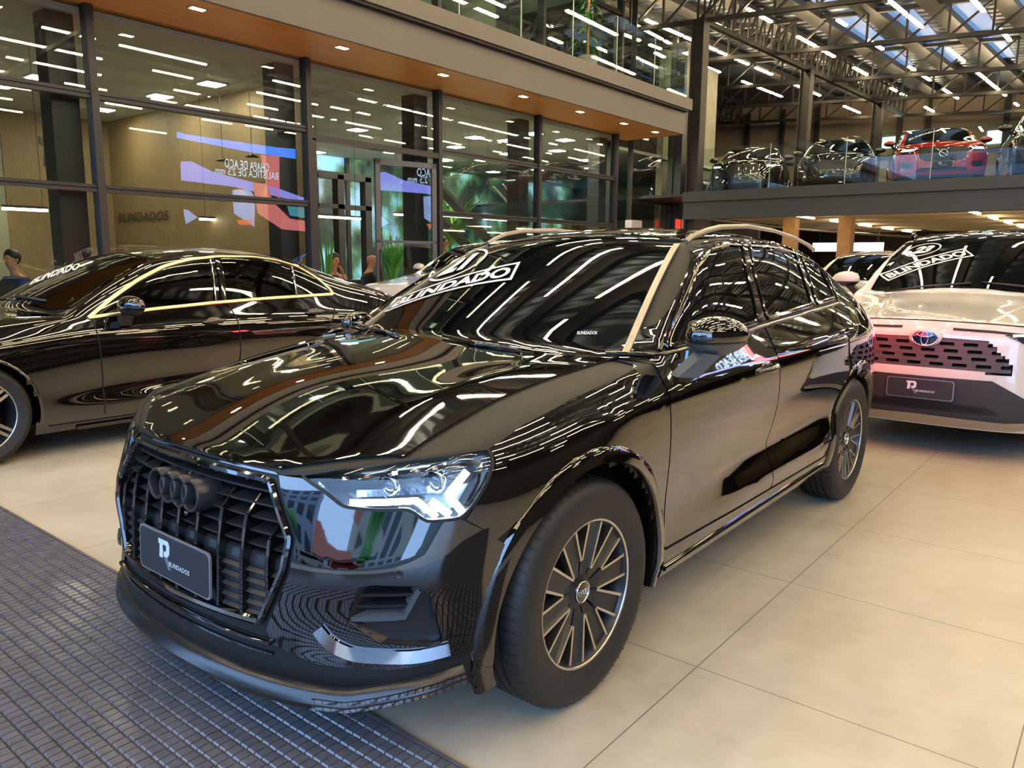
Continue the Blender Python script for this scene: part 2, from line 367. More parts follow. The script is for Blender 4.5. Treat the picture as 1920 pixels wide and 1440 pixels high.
def refine(poly, step, holes=()):
    bm = bmesh.new(); vs = [bm.verts.new((p[0], p[1], 0)) for p in poly]; bm.faces.new(vs); bm.normal_update()
    bmesh.ops.triangulate(bm, faces=bm.faces[:], ngon_method='EAR_CLIP')
    lo = [min(p[i] for p in poly) for i in (0, 1)]; hi = [max(p[i] for p in poly) for i in (0, 1)]
    for ax in (0, 1):
        n = int((hi[ax]-lo[ax])/step[ax])
        for k in range(1, n+1):
            co = [0, 0, 0]; co[ax] = lo[ax]+(hi[ax]-lo[ax])*k/(n+1); no = [0, 0, 0]; no[ax] = 1
            bmesh.ops.bisect_plane(bm, geom=bm.verts[:]+bm.edges[:]+bm.faces[:], dist=1e-7, plane_co=co, plane_no=no)
    bmesh.ops.remove_doubles(bm, verts=bm.verts[:], dist=1e-6)
    bm.verts.index_update(); v = [(p.co.x, p.co.y) for p in bm.verts]; f = [tuple(x.index for x in q.verts) for q in bm.faces]
    bnd = []
    for e in bm.edges:
        if len(e.link_faces) == 1:
            lf = e.link_faces[0]; a, b = e.verts
            for lp in lf.loops:
                if lp.edge == e: a, b = lp.vert, lp.link_loop_next.vert
            bnd.append((a.index, b.index))
    bm.free(); return v, f, bnd
def surf_mesh(name, pts, nrm, faces, bnd, off, thick, mat, parent, nflip=False):
    """surface patch with smooth shell normals and a turned-in rim"""
    P_ = [p+n*off for p, n in zip(pts, nrm)]; n0 = len(P_); V = list(P_); Fs = []
    for f in faces:
        c = (P_[f[1]]-P_[f[0]]).cross(P_[f[2]]-P_[f[0]]); Fs.append(f if c.dot(nrm[f[0]]) >= 0 else f[::-1])
    ln = [[nrm[i] for i in f] for f in Fs]
    for a, b in bnd:
        k = len(V); A, B_ = P_[a], P_[b]; A2, B2 = A-nrm[a]*thick, B_-nrm[b]*thick; V += [A, B_, B2, A2]
        fn = (B_-A).cross(A2-A); fn = fn.normalized() if fn.length > 1e-12 else nrm[a]
        Fs.append((k, k+1, k+2, k+3)); ln.append([fn]*4)
    o = link_mesh(name, V, Fs, mat, parent, True)
    flat = []
    for p_, l_ in zip(o.data.polygons, ln): flat += [tuple(x) for x in l_]
    o.data.normals_split_custom_set(flat); return o
def patch(body, mode, poly, name, mat, off=.003, thick=.008, step=(.05, .05), parent=None, both=True, pre=None):
    v, f, bnd = refine(poly, step)
    modes = {'side': ['side', '-side']}.get(mode, [mode]) if both else [mode]
    out = []
    for m_ in modes:
        h = [body.at(m_, a, b) for a, b in v]; out.append(surf_mesh(name, [x[0] for x in h], [x[1] for x in h], f, bnd, off, thick, mat, parent or body.root))
    if mode in ('front', 'top', 'rear') and both == 'mirror':
        h = [body.at(mode, a, b) for a, b in v]
        fl = lambda q: Vector((q.x, -q.y, q.z))
        out.append(surf_mesh(name, [fl(x[0]) for x in h], [fl(x[1]) for x in h], f, bnd, off, thick, mat, parent or body.root))
    return out
def sweep(name, pts, nrm, prof, mat, parent, closed=False, smooth=True):
    """profile [(across, up)] along pts; up = nrm"""
    n = len(pts); k = len(prof); V = []; F_ = []
    for i in range(n):
        a = pts[i-1] if (i or closed) else pts[i]; b = pts[(i+1) % n] if (i < n-1 or closed) else pts[i]
        d = (b-a).normalized(); u = nrm[i]; c = d.cross(u).normalized(); u = c.cross(d).normalized()
        for (p, q) in prof: V.append(pts[i]+c*p+u*q)
    for i in range(n if closed else n-1):
        j = (i+1) % n
        for q in range(k): F_.append((i*k+q, i*k+(q+1) % k, j*k+(q+1) % k, j*k+q))
    if not closed: F_ += [tuple(range(k)), tuple((n-1)*k+q for q in range(k-1, -1, -1))]
    o = link_mesh(name, V, F_, mat, parent, smooth)
    bm = bmesh.new(); bm.from_mesh(o.data); bmesh.ops.recalc_face_normals(bm, faces=bm.faces); bm.to_mesh(o.data); bm.free()
    if smooth: o.data.set_sharp_from_angle(angle=math.radians(35))
    return o
def densify(poly, step, closed=False):
    out = []; n = len(poly)
    for i in range(n if closed else n-1):
        a, b = poly[i], poly[(i+1) % n]; L = math.hypot(b[0]-a[0], b[1]-a[1]); m = max(1, int(L/step))
        out += [(a[0]+(b[0]-a[0])*k/m, a[1]+(b[1]-a[1])*k/m) for k in range(m)]
    if not closed: out.append(poly[-1])
    return out
def rnd(poly, r, n=4, closed=True):
    """round polygon corners"""
    out = []; N = len(poly)
    for i in range(N):
        p = Vector(poly[i]); 
        if not closed and i in (0, N-1): out.append(tuple(p)); continue
        a = Vector(poly[i-1]); b = Vector(poly[(i+1) % N]); ra = min(r, (a-p).length*.45); rb = min(r, (b-p).length*.45)
        A = p+(a-p).normalized()*ra; B_ = p+(b-p).normalized()*rb
        for k in range(n+1):
            t = k/n; q = A*(1-t)**2+p*2*t*(1-t)+B_*t*t; out.append((q.x, q.y))
    return out
def strip(body, mode, line, name, mat, w=.01, h=.004, base=.002, step=.04, closed=False, both=True, parent=None):
    ln = densify(line, step, closed); o = []
    ms = ['side', '-side'] if (mode == 'side' and both) else [mode]
    for m_ in ms:
        hs = [body.at(m_, a, b) for a, b in ln]
        o.append(sweep(name, [x[0] for x in hs], [x[1] for x in hs], [(-w/2, base-.004), (-w/2, base+h*.6), (-w/4, base+h), (w/4, base+h), (w/2, base+h*.6), (w/2, base-.004)], mat, parent or body.root, closed))
    return o
def shell(body, name, mat, cut, parent=None):
    """the shell itself, without faces whose centre falls in CUT(p)"""
    F_ = []
    for f in body.F:
        c = sum((body.V[i] for i in f), Vector())/len(f)
        if not cut(c): F_.append(f)
    used = sorted({i for f in F_ for i in f}); mp = {a: b for b, a in enumerate(used)}
    V = [body.V[i]-body.N[i]*.004 for i in used]
    o = link_mesh(name, V, [tuple(mp[i] for i in f) for f in F_], mat, parent or body.root, True); return o
def inpoly(p, poly):
    x, y = p; c = False; n = len(poly)
    for i in range(n):
        x1, y1 = poly[i]; x2, y2 = poly[i-1]
        if (y1 > y) != (y2 > y) and x < (x2-x1)*(y-y1)/(y2-y1)+x1: c = not c
    return c
def decal(body, mode, v2, faces, quad, name, mat, parent=None, off=.005):
    """2D unit-box mesh laid on the shell; quad = four (a, b) corners: bl, br, tr, tl"""
    bl, br, tr, tl = [np.array(q) for q in quad]; pts = []
    for u, v in v2:
        p = bl*(1-u)*(1-v)+br*u*(1-v)+tr*u*v+tl*(1-u)*v; h = body.at(mode, p[0], p[1]); pts.append(h[0]+h[1]*off)
    return link_mesh(name, pts, faces, mat, parent or body.root)
def ring2d(cx, cy, rx, ry, t, n=48):
    v = []; f = []
    for i in range(n):
        a = 2*math.pi*i/n
        v += [(cx+rx*math.cos(a), cy+ry*math.sin(a)), (cx+(rx-t)*math.cos(a), cy+(ry-t)*math.sin(a))]
    for i in range(n): j = (i+1) % n; f.append((2*i, 2*j, 2*j+1, 2*i+1))
    return v, f
def frame2d(t, tx=None):
    tx = tx or t; o = [(0, 0), (1, 0), (1, 1), (0, 1)]; i = [(tx, t), (1-tx, t), (1-tx, 1-t), (tx, 1-t)]
    v = []; f = []
    for k in range(4):      # subdivided so that it follows curved glass
        a, b, c, d = o[k], o[(k+1) % 4], i[(k+1) % 4], i[k]
        for m in range(12):
            t0, t1 = m/12, (m+1)/12; L = lambda p, q, s_: (p[0]+(q[0]-p[0])*s_, p[1]+(q[1]-p[1])*s_); n0 = len(v)
            v += [L(a, b, t0), L(a, b, t1), L(d, c, t1), L(d, c, t0)]; f.append((n0, n0+1, n0+2, n0+3))
    return v, f
def sub2d(v, f):
    """split long flat text faces so that they bend with the glass"""
    bm = bmesh.new(); vs = [bm.verts.new((p[0], p[1], 0)) for p in v]
    for q in f:
        try: bm.faces.new([vs[i] for i in q])
        except ValueError: pass
    bmesh.ops.triangulate(bm, faces=bm.faces[:])
    for k in range(1, 16): bmesh.ops.bisect_plane(bm, geom=bm.verts[:]+bm.edges[:]+bm.faces[:], dist=1e-7, plane_co=(k/16, 0, 0), plane_no=(1, 0, 0))
    for k in range(1, 4): bmesh.ops.bisect_plane(bm, geom=bm.verts[:]+bm.edges[:]+bm.faces[:], dist=1e-7, plane_co=(0, k/4, 0), plane_no=(0, 1, 0))
    bm.verts.index_update(); r = [(p.co.x, p.co.y) for p in bm.verts], [tuple(x.index for x in q.verts) for q in bm.faces]; bm.free(); return r
# ---- wheels
def make_wheel(parent, loc, R=.358, rim=.234, w=.235, style='v10', left=True, steer=0, cap='rings'):
    """axis along y; outer face towards +y (mirrored for the right side)"""
    e = empty('wheel', loc); e.parent = parent; e.rotation_euler = (0, 0, steer+(0 if left else math.pi))
    h = w/2; t = MB(); rr = rim-.004
    t.lathe([(h-.028, rr-.004), (h-.010, rr), (h-.006, rr+.010), (h-.002, rr+.03), (h+.004, rr+.055), (h, R-.045), (h-.010, R-.022), (h-.024, R-.008), (h-.045, R-.001), (h-.060, R), (h-.062, R-.008), (h-.070, R-.008), (h-.072, R),
             (.022, R+.001), (.020, R-.008), (.011, R-.008), (.009, R+.001), (-.009, R+.001), (-.011, R-.008), (-.020, R-.008), (-.022, R+.001), (-h+.072, R), (-h+.070, R-.008), (-h+.062, R-.008), (-h+.060, R), (-h+.03, R-.006), (-h+.008, R-.03), (-h, R-.06), (-h, rr)], 96)
    t.cm = 1
    for k in range(64):     # slanted shoulder grooves
        for (ya, yb, sl) in ((h-.012, h-.060, .03), (.050-.02, -.0, -.0)):
            if sl == 0: continue
            a = 2*math.pi*k/64; V = []
            for i in range(4):
                q = i/3; y = ya+(yb-ya)*q; r = (R-.0125 if i == 0 else R+.0016 if i > 1 else R-.001); aa = a+sl*q
                for s_ in (-.0055, .0055): V.append(((r)*math.cos(aa+s_), y, (r)*math.sin(aa+s_)))
            t.add(V, [(2*i, 2*i+1, 2*i+3, 2*i+2) for i in range(3)])
    o = t.build('tyre', None, e, True, mats=['tyre', 'gap']); o.data.set_sharp_from_angle(angle=math.radians(40))
    b = MB(); b.lathe([(h-.028, rim-.002), (h-.020, rim+.002), (h-.012, rim), (h-.012, rim-.011), (h-.016, rim-.012)], 72)
    o = b.build('rim_lip', 'machined', e, True)
    b = MB(); b.lathe([(h-.016, rim-.012), (h-.03, rim-.02), (.02, rim-.035), (-h+.03, rim-.03), (-h, rim)], 64); b.build('rim_barrel', 'wheel_grey', e, True)
    b = MB(); b.lathe([(-.02, .0), (-.02, .15), (-.005, .15), (-.005, .0)], 40); b.build('brake_disc', 'brake', e, True)
    yf = h-.020; ar = rim-.008
    def P(a, r, y): return (r*math.sin(a), y, r*math.cos(a))
    if style == 'v10':
        arms = MB(); blades = MB(); half = math.radians(9.2)
        for k in range(10):
            a = 2*math.pi*k/10+.12; r0 = .075 if k % 2 else .105
            for s_ in (-1, 1):
                # arm face from apex to lip
                w0, w1 = .0035, .0045; a1 = a+s_*half; dy = .010
                A = Vector(P(a, r0, yf-dy)); B_ = Vector(P(a1, ar, yf)); A = A+(Vector(P(a1, r0, yf-dy))-A)*.18
                d = (B_-A).normalized(); c = Vector((0, 1, 0)).cross(d).normalized()
                V = [A-c*w0, A+c*w0, B_+c*w1, B_-c*w1]; V2 = [v-Vector((0, .03, 0)) for v in V]
                arms.add(V+V2, [(0, 1, 2, 3), (0, 4, 5, 1), (1, 5, 6, 2), (3, 2, 6, 7), (0, 3, 7, 4)])
            # dark blade between this V and the next
            an = a+2*math.pi/10; r1 = .105 if k % 2 else .075
            L0 = P(a+half*.2+.02, r0*1.0, yf-.018); L1 = P(a+half, ar+.004, yf-.007); R1 = P(an-half, ar+.004, yf-.007); R0 = P(an-half*.2-.02, r1, yf-.018)
            H0 = P(a+.06, .045, yf-.026); H1 = P(an-.06, .045, yf-.026)
            V = [L0, L1, R1, R0, H0, H1]; V2 = [(x, y-.035, z) for x, y, z in V]
            blades.add(V+V2, [(0, 1, 2, 3), (4, 0, 3, 5), (0, 6, 7, 1), (3, 2, 8, 9), (4, 10, 6, 0), (3, 9, 11, 5), (1, 7, 8, 2)])
        arms.build('spoke_faces', 'machined', e); blades.build('spokes', 'wheel_grey', e)
        hb = MB(); hb.lathe([(yf-.055, .075), (yf-.030, .062), (yf-.022, .045), (yf-.018, .034)], 40); hb.build('hub', 'wheel_grey', e, True)
        yc = yf-.012
    else:
        sp = MB(); hi = MB(); n = 5 if style == 'five' else 10
        for k in range(n):
            a = 2*math.pi*k/n+math.pi/2+(0.02 if style == 'five' else 0)
            for s_ in ((-1, 1) if style == 'five' else (0,)):
                a0 = a+s_*.33 if style == 'five' else a; a1 = a+s_*.085; wd = .009 if style == 'five' else .012
                A = Vector(P(a0, .05, yf-.020)); B_ = Vector(P(a1, ar, yf)); d = (B_-A).normalized(); c = Vector((0, 1, 0)).cross(d).normalized()
                V = [A-c*wd*1.4, A+c*wd*1.4, B_+c*wd, B_-c*wd]; V2 = [v-Vector((0, .035, 0)) for v in V]
                hi.add(V, [(0, 1, 2, 3)]); V = [v-Vector((0, .0006, 0)) for v in V]
                sp.add(V+V2, [(0, 1, 2, 3), (0, 4, 5, 1), (1, 5, 6, 2), (3, 2, 6, 7), (0, 3, 7, 4)])
        hi.build('spoke_faces', 'machined', e); sp.build('spokes', 'wheel_grey', e)
        hb = MB(); hb.lathe([(yf-.05, .085), (yf-.025, .07), (yf-.018, .045), (yf-.014, .034)], 40); hb.build('hub', 'wheel_grey', e, True); yc = yf-.010
    for k in range(5):
        lb = MB(); a = 2*math.pi*k/5+.3; x, _, z = P(a, .056, 0); lb.lathe([(yf-.05, .009), (yf-.028, .009), (yf-.026, .006), (yf-.026, 0)], 6, c=(x, 0, z)); lb.build('lug_bolt', 'plastic', e)
    cp = MB(); cp.lathe([(yc-.01, .035), (yc-.002, .034), (yc, .031), (yc+.001, 0)], 32); cp.build('centre_cap', 'gloss_black', e, True)
    rg = MB(); rg.lathe([(yc-.001, .034), (yc+.0015, .0335), (yc+.0015, .0315), (yc, .031)], 32)
    if cap == 'rings':
        for k in range(4):
            x = (-1.5+k)*.0115; rg.lathe([(yc+.001, .0082), (yc+.002, .0082), (yc+.002, .0064), (yc+.001, .0064)], 20, c=(x, 0, 0))
    rg.build('cap_ring', 'chrome', e, True)
    return e
def arch_pts(body, cx, cz, R, a0, a1, n=44):
    out = []
    for i in range(n+1):
        a = math.radians(a0+(a1-a0)*i/n); out.append((cx+R*math.cos(a), cz+R*math.sin(a)))
    return out
def wheel_arch(body, cx, cz, Ri, Ro, mat, a0=-22, a1=202, bulge=.012, n=48, name='arch_flare'):
    """flare following the shell between Ri and Ro, turned inwards at Ri, plus dark liner"""
    for sg in (1, -1):
        V = []; prof = [(Ri, -.10, 0), (Ri, .006, 1), (Ri+.006, bulge+.004, 1), ((Ri+Ro)/2, bulge, 1), (Ro-.008, bulge*.6, 1), (Ro, .0005, 1), (Ro, -.01, 1)]
        for i in range(n+1):
            a = math.radians(a0+(a1-a0)*i/n)
            for (r, oy, k) in prof:
                x, z = cx+r*math.cos(a), cz+r*math.sin(a); rr = max(r, Ri+.012); xs, zs = cx+rr*math.cos(a), cz+rr*math.sin(a)
                h = body.at('side', xs, max(zs, body.zmin+.02)); V.append(Vector((x, sg*(h[0].y+oy), z)))
        k = len(prof); F_ = [(i*k+q, i*k+q+1, (i+1)*k+q+1, (i+1)*k+q) for i in range(n) for q in range(k-1)]
        o = link_mesh(name, V, F_, mat, body.root, True); o.data.set_sharp_from_angle(angle=math.radians(50))
        b = MB(); yo = interp([(-5, .86), (5, .86)], cx)*body.ws; b.lathe([(.50, .02), (.50, Ri+.012), (yo-.02, Ri+.012)], 40, c=(cx, 0, cz), a0=math.radians(-18), a1=math.radians(198))
        vs = [(x, y*sg, z) for x, y, z in b.v]; b.v = vs; b.build('wheel_well', 'gap', body.root, True)
def plate(root, c, wd=.40, ht=.13, logo=True, tilt=0, name='licence_plate'):
    """dealer plate facing +x at c, R mark and BLINDADOS lettering"""
    x, y, z = c; p = empty(name, (x, y, z)); p.parent = root; p.rotation_euler = (0, tilt, 0); r = .012
    out = rnd([(-wd/2, -ht/2), (wd/2, -ht/2), (wd/2, ht/2), (-wd/2, ht/2)], .02)
    m = MB(); m.prism(out, 'yz', -.006, .0); m.build('plate_rim', 'plate_edge', p)
    m = MB(); m.prism([(a*(1-.012/(wd/2)*.55), b*(1-.012/(ht/2)*.4)) for a, b in out], 'yz', -.004, .0015); m.build('plate_face', 'plate_dark', p)
    if logo:
        s_ = ht*.62; ox, oz = -wd*.20, -s_*.42
        for polys, mt, nm in ((R_TOP, 'logo_pale', 'logo_mark'), (R_LEG, 'logo_grey', 'logo_tail')):
            m = MB()
            for q in polys: m.prism([(ox+a*s_*.85, oz+b*s_) for a, b in q], 'yz', .0005, .003)
            m.build(nm, mt, p)
        flat_text('plate_lettering', 'BLINDADOS', (.0035, ox+s_*.72, oz+s_*.16), (0, 1, 0), (0, 0, 1), ht*.105, 'logo_pale', p, bold=.018, shear=.25, spacing=1.12)
    return p
def sticker(body, year, quad_oval, quad_box, parent=None):
    """year oval and BLINDADO band on a windscreen (top mode), quads bl, br, tr, tl as (x, y)"""
    e = empty('windscreen_sticker'); e.parent = parent or body.root
    v, f = ring2d(.5, .5, .5, .5, .045); decal(body, 'top', v, f, quad_oval, 'oval_ring', 'sticker_white', e, .0065)
    tv, tf, a = text_mesh(year, .05, .2, .9); v, f = sub2d([(.22+p[0]*.56, .22+p[1]*.56) for p in tv], tf); decal(body, 'top', v, f, quad_oval, 'year_number', 'sticker_white', e, .0065)
    v, f = frame2d(.10, .022); decal(body, 'top', v, f, quad_box, 'band_border', 'sticker_white', e, .0065)
    tv, tf, a = text_mesh('BLINDADO', .035, .0, 1.0); v, f = sub2d([(.045+p[0]*.91, .20+p[1]*.60) for p in tv], tf); decal(body, 'top', v, f, quad_box, 'band_lettering', 'sticker_white', e, .0065)
    return e
def mirror(root, body, c, sc=(1, 1, 1), mat='gloss_black', base_mat='plastic', side=1, rot=0):
    x, y, z = c; e = empty('door_mirror', (x, y*side, z)); e.parent = root; e.scale = (sc[0], sc[1]*side, sc[2]); e.rotation_euler = (0, 0, math.radians(rot)*side)
    def warp(p): 
        q = Vector(p); t = (q.y+.11)/.22; q.x *= 1-.25*t; q.x += -.03*t
        if q.x < -.045: q.x = -.045
        q.z *= 1-.18*t
        return q
    m = MB(); ellipsoid(m, (0, .05, .0), (.085, .125, .075), 28, 18, warp); o = m.build('mirror_cap', mat, e, True)
    m = MB()
    def warp2(p):
        q = warp(p); q.z = min(q.z, -.022); return q
    ellipsoid(m, (.001, .05, -.002), (.087, .127, .078), 28, 18, warp2); m.build('mirror_base', base_mat, e, True)
    m = MB(); m.add([(.055, -.03, -.055), (-.03, -.03, -.055), (-.03, .03, -.065), (.05, .03, -.065), (.03, -.115, -.14), (-.04, -.115, -.14), (-.04, -.04, -.145), (.03, -.04, -.145)],
                    [(0, 1, 2, 3), (4, 7, 6, 5), (0, 4, 5, 1), (1, 5, 6, 2), (2, 6, 7, 3), (3, 7, 4, 0)]); m.build('mirror_foot', base_mat, e)
    m = MB(); m.prism(rnd([(-.055, -.05), (.15, -.04), (.15, .04), (-.05, .055)], .03), 'yz', -.050, -.046); m.build('mirror_glass', 'chrome', e)
    return e
def handle(body, x, z, sg, mat='gloss_black', L=.2):
    h = body.at('side', x, z); y = h[0].y; e = MB(); n = 14; pts = []
    for i in range(n+1):
        t = i/n; pts.append((x-L/2+L*t, sg*(y-.006+.038*math.sin(math.pi*t)**.5), z+.012*(1-t)-.006))
    e.tube(pts, [.006+.008*math.sin(math.pi*i/n)**.5 for i in range(n+1)], 10); o = e.build('door_handle', mat, body.root, True)
    e = MB(); ellipsoid(e, (x, sg*(y-.005), z-.004), (.075, .012, .032), 20, 10); e.build('handle_cup', mat, body.root, True)
    return o
# ------------------------------------------------------------------ the black SUV in front
def rows_net(st, rows, tops, nose, tail):
    """st: x of stations; rows: list of (ykeys, zkeys) by x; tops[i] = 5 points; nose/tail columns of (x, y, z) rows"""
    side = [[(x, interp(yk, x), interp(zk, x)) for (yk, zk) in rows] for x in st]
    return side, tops, nose, tail
def nose_cols(ys, xs_rows, zs_rows):
    """ys: y of columns k4..k0; xs_rows[c][j]; zs_rows[c][j]"""
    return [[(xs_rows[c][j], ys[c], zs_rows[c][j]) for j in range(len(xs_rows[c]))] for c in range(len(ys))]
def q3_tables():
    st = [.42, .22, 0, -.25, -.47, -.85, -1.2, -1.55, -1.95, -2.3, -2.68, -3.0, -3.3]
    rows = [
        ([(.42, .80), (.2, .86), (-2.68, .86), (-3.3, .78)], [(.42, .215), (-3.3, .25)]),
        ([(.42, .855), (.2, .90), (-.5, .895), (-2.2, .895), (-2.68, .90), (-3.3, .82)], [(.42, .285), (-2.2, .29), (-3.3, .33)]),
        ([(.42, .865), (.2, .915), (-.5, .898), (-.86, .914), (-2.2, .922), (-2.68, .915), (-3.3, .84)], [(.42, .40), (-.5, .40), (-2.2, .43), (-3.3, .45)]),
        ([(.42, .87), (.2, .915), (0, .915), (-.5, .890), (-.86, .866), (-2.1, .856), (-2.35, .875), (-2.68, .92), (-3.0, .90), (-3.3, .845)], [(.42, .54), (-.5, .50), (-2.2, .575), (-3.3, .58)]),
        ([(.42, .865), (.2, .91), (0, .922), (-.5, .917), (-2.0, .920), (-2.68, .928), (-3.0, .905), (-3.3, .84)], [(.42, .685), (0, .72), (-.5, .73), (-2.2, .75), (-3.3, .76)]),
        ([(.42, .845), (.2, .885), (0, .900), (-.5, .903), (-2.0, .903), (-2.68, .905), (-3.0, .885), (-3.3, .82)], [(.42, .80), (.2, .845), (0, .87), (-.5, .905), (-2.0, .94), (-2.68, .96), (-3.3, .96)]),
        ([(.42, .79), (.2, .80), (0, .815), (-.47, .845), (-1.2, .835), (-2.3, .805), (-2.68, .79), (-3.0, .775), (-3.3, .74)], [(.42, .862), (.2, .91), (0, .948), (-.25, .980), (-.47, 1.006), (-1.2, 1.06), (-2.3, 1.115), (-2.68, 1.13), (-3.0, 1.13), (-3.3, 1.09)]),
    ]
    tops = [None,
        [(.25, .690, .915), (.30, .485, .937), (.33, .34, .932), (.36, .19, .938), (.37, 0, .943)],
        [(.03, .705, .953), (.06, .505, .977), (.08, .35, .974), (.10, .2, .983), (.11, 0, .988)],
        [(-.23, .745, .980), (-.18, .515, 1.002), (-.15, .37, 1.003), (-.12, .2, 1.010), (-.11, 0, 1.014)],
        [(-.47, .805, 1.010), (-.47, .715, 1.005), (-.37, .43, 1.028), (-.31, .2, 1.040), (-.30, 0, 1.044)],
        [(-.80, .772, 1.225), (-.80, .635, 1.226), (-.75, .42, 1.238), (-.715, .2, 1.247), (-.70, 0, 1.250)],
        [(-1.15, .682, 1.380), (-1.155, .560, 1.412), (-1.155, .36, 1.432), (-1.14, .18, 1.444), (-1.135, 0, 1.448)],
        [(-1.55, .645, 1.428), (-1.55, .555, 1.468), (-1.55, .38, 1.493), (-1.55, .19, 1.506), (-1.55, 0, 1.510)],
        [(-1.95, .642, 1.425), (-1.95, .555, 1.468), (-1.95, .38, 1.495), (-1.95, .19, 1.508), (-1.95, 0, 1.512)],
        [(-2.3, .638, 1.398), (-2.3, .55, 1.448), (-2.3, .38, 1.478), (-2.3, .19, 1.492), (-2.3, 0, 1.496)],
        [(-2.66, .635, 1.338), (-2.68, .55, 1.405), (-2.70, .38, 1.440), (-2.72, .19, 1.455), (-2.72, 0, 1.46)],
        [(-2.98, .66, 1.245), (-3.02, .56, 1.33), (-3.06, .38, 1.385), (-3.08, .19, 1.40), (-3.08, 0, 1.405)], None]
    ys = [.745, .58, .385, .19, 0]
    zr = [.205, .27, .40, .56, .675]
    nose = nose_cols(ys,
        [[.575, .618, .585, .612, .572, .545, .505], [.700, .738, .708, .748, .702, .668, .625], [.775, .805, .795, .785, .765, .735, .712], [.80, .832, .812, .806, .787, .757, .743], [.81, .842, .818, .812, .793, .766, .753]],
        [zr+[.790, .845], zr+[.780, .826], zr+[.762, .795], zr+[.766, .797], zr+[.768, .799]])
    tail = nose_cols([.66, .52, .36, .18, 0],
        [[-3.50, -3.54, -3.54, -3.52, -3.50, -3.46, -3.37], [-3.56, -3.60, -3.60, -3.57, -3.54, -3.49, -3.38], [-3.59, -3.63, -3.63, -3.59, -3.55, -3.50, -3.39], [-3.60, -3.64, -3.64, -3.60, -3.56, -3.50, -3.40], [-3.60, -3.64, -3.64, -3.60, -3.56, -3.50, -3.40]],
        [[.26, .33, .45, .58, .76, .95, 1.08]]*5)
    cr = {('s', 0): .8, ('s', 5): {i: .55 for i in range(2, 12)}, ('s', 3): .15, ('s', 6): {**{i: .35 for i in range(3, 12)}},
          ('t', 1): {0: .2, 1: .75, 2: .75, 3: .4, 4: .4, 5: .4, 6: .4}, ('x', 4): .6, ('x', 6): .35, ('f', 5): .35, ('f', 6): .5, ('f', 1): .3, ('f', 3): .35}
    cr[('s', 3)] = {i: .6 for i in range(5, 9)}; cr[('s', 2)] = {i: .5 for i in range(5, 9)}
    return st, rows, tops, nose, tail, cr
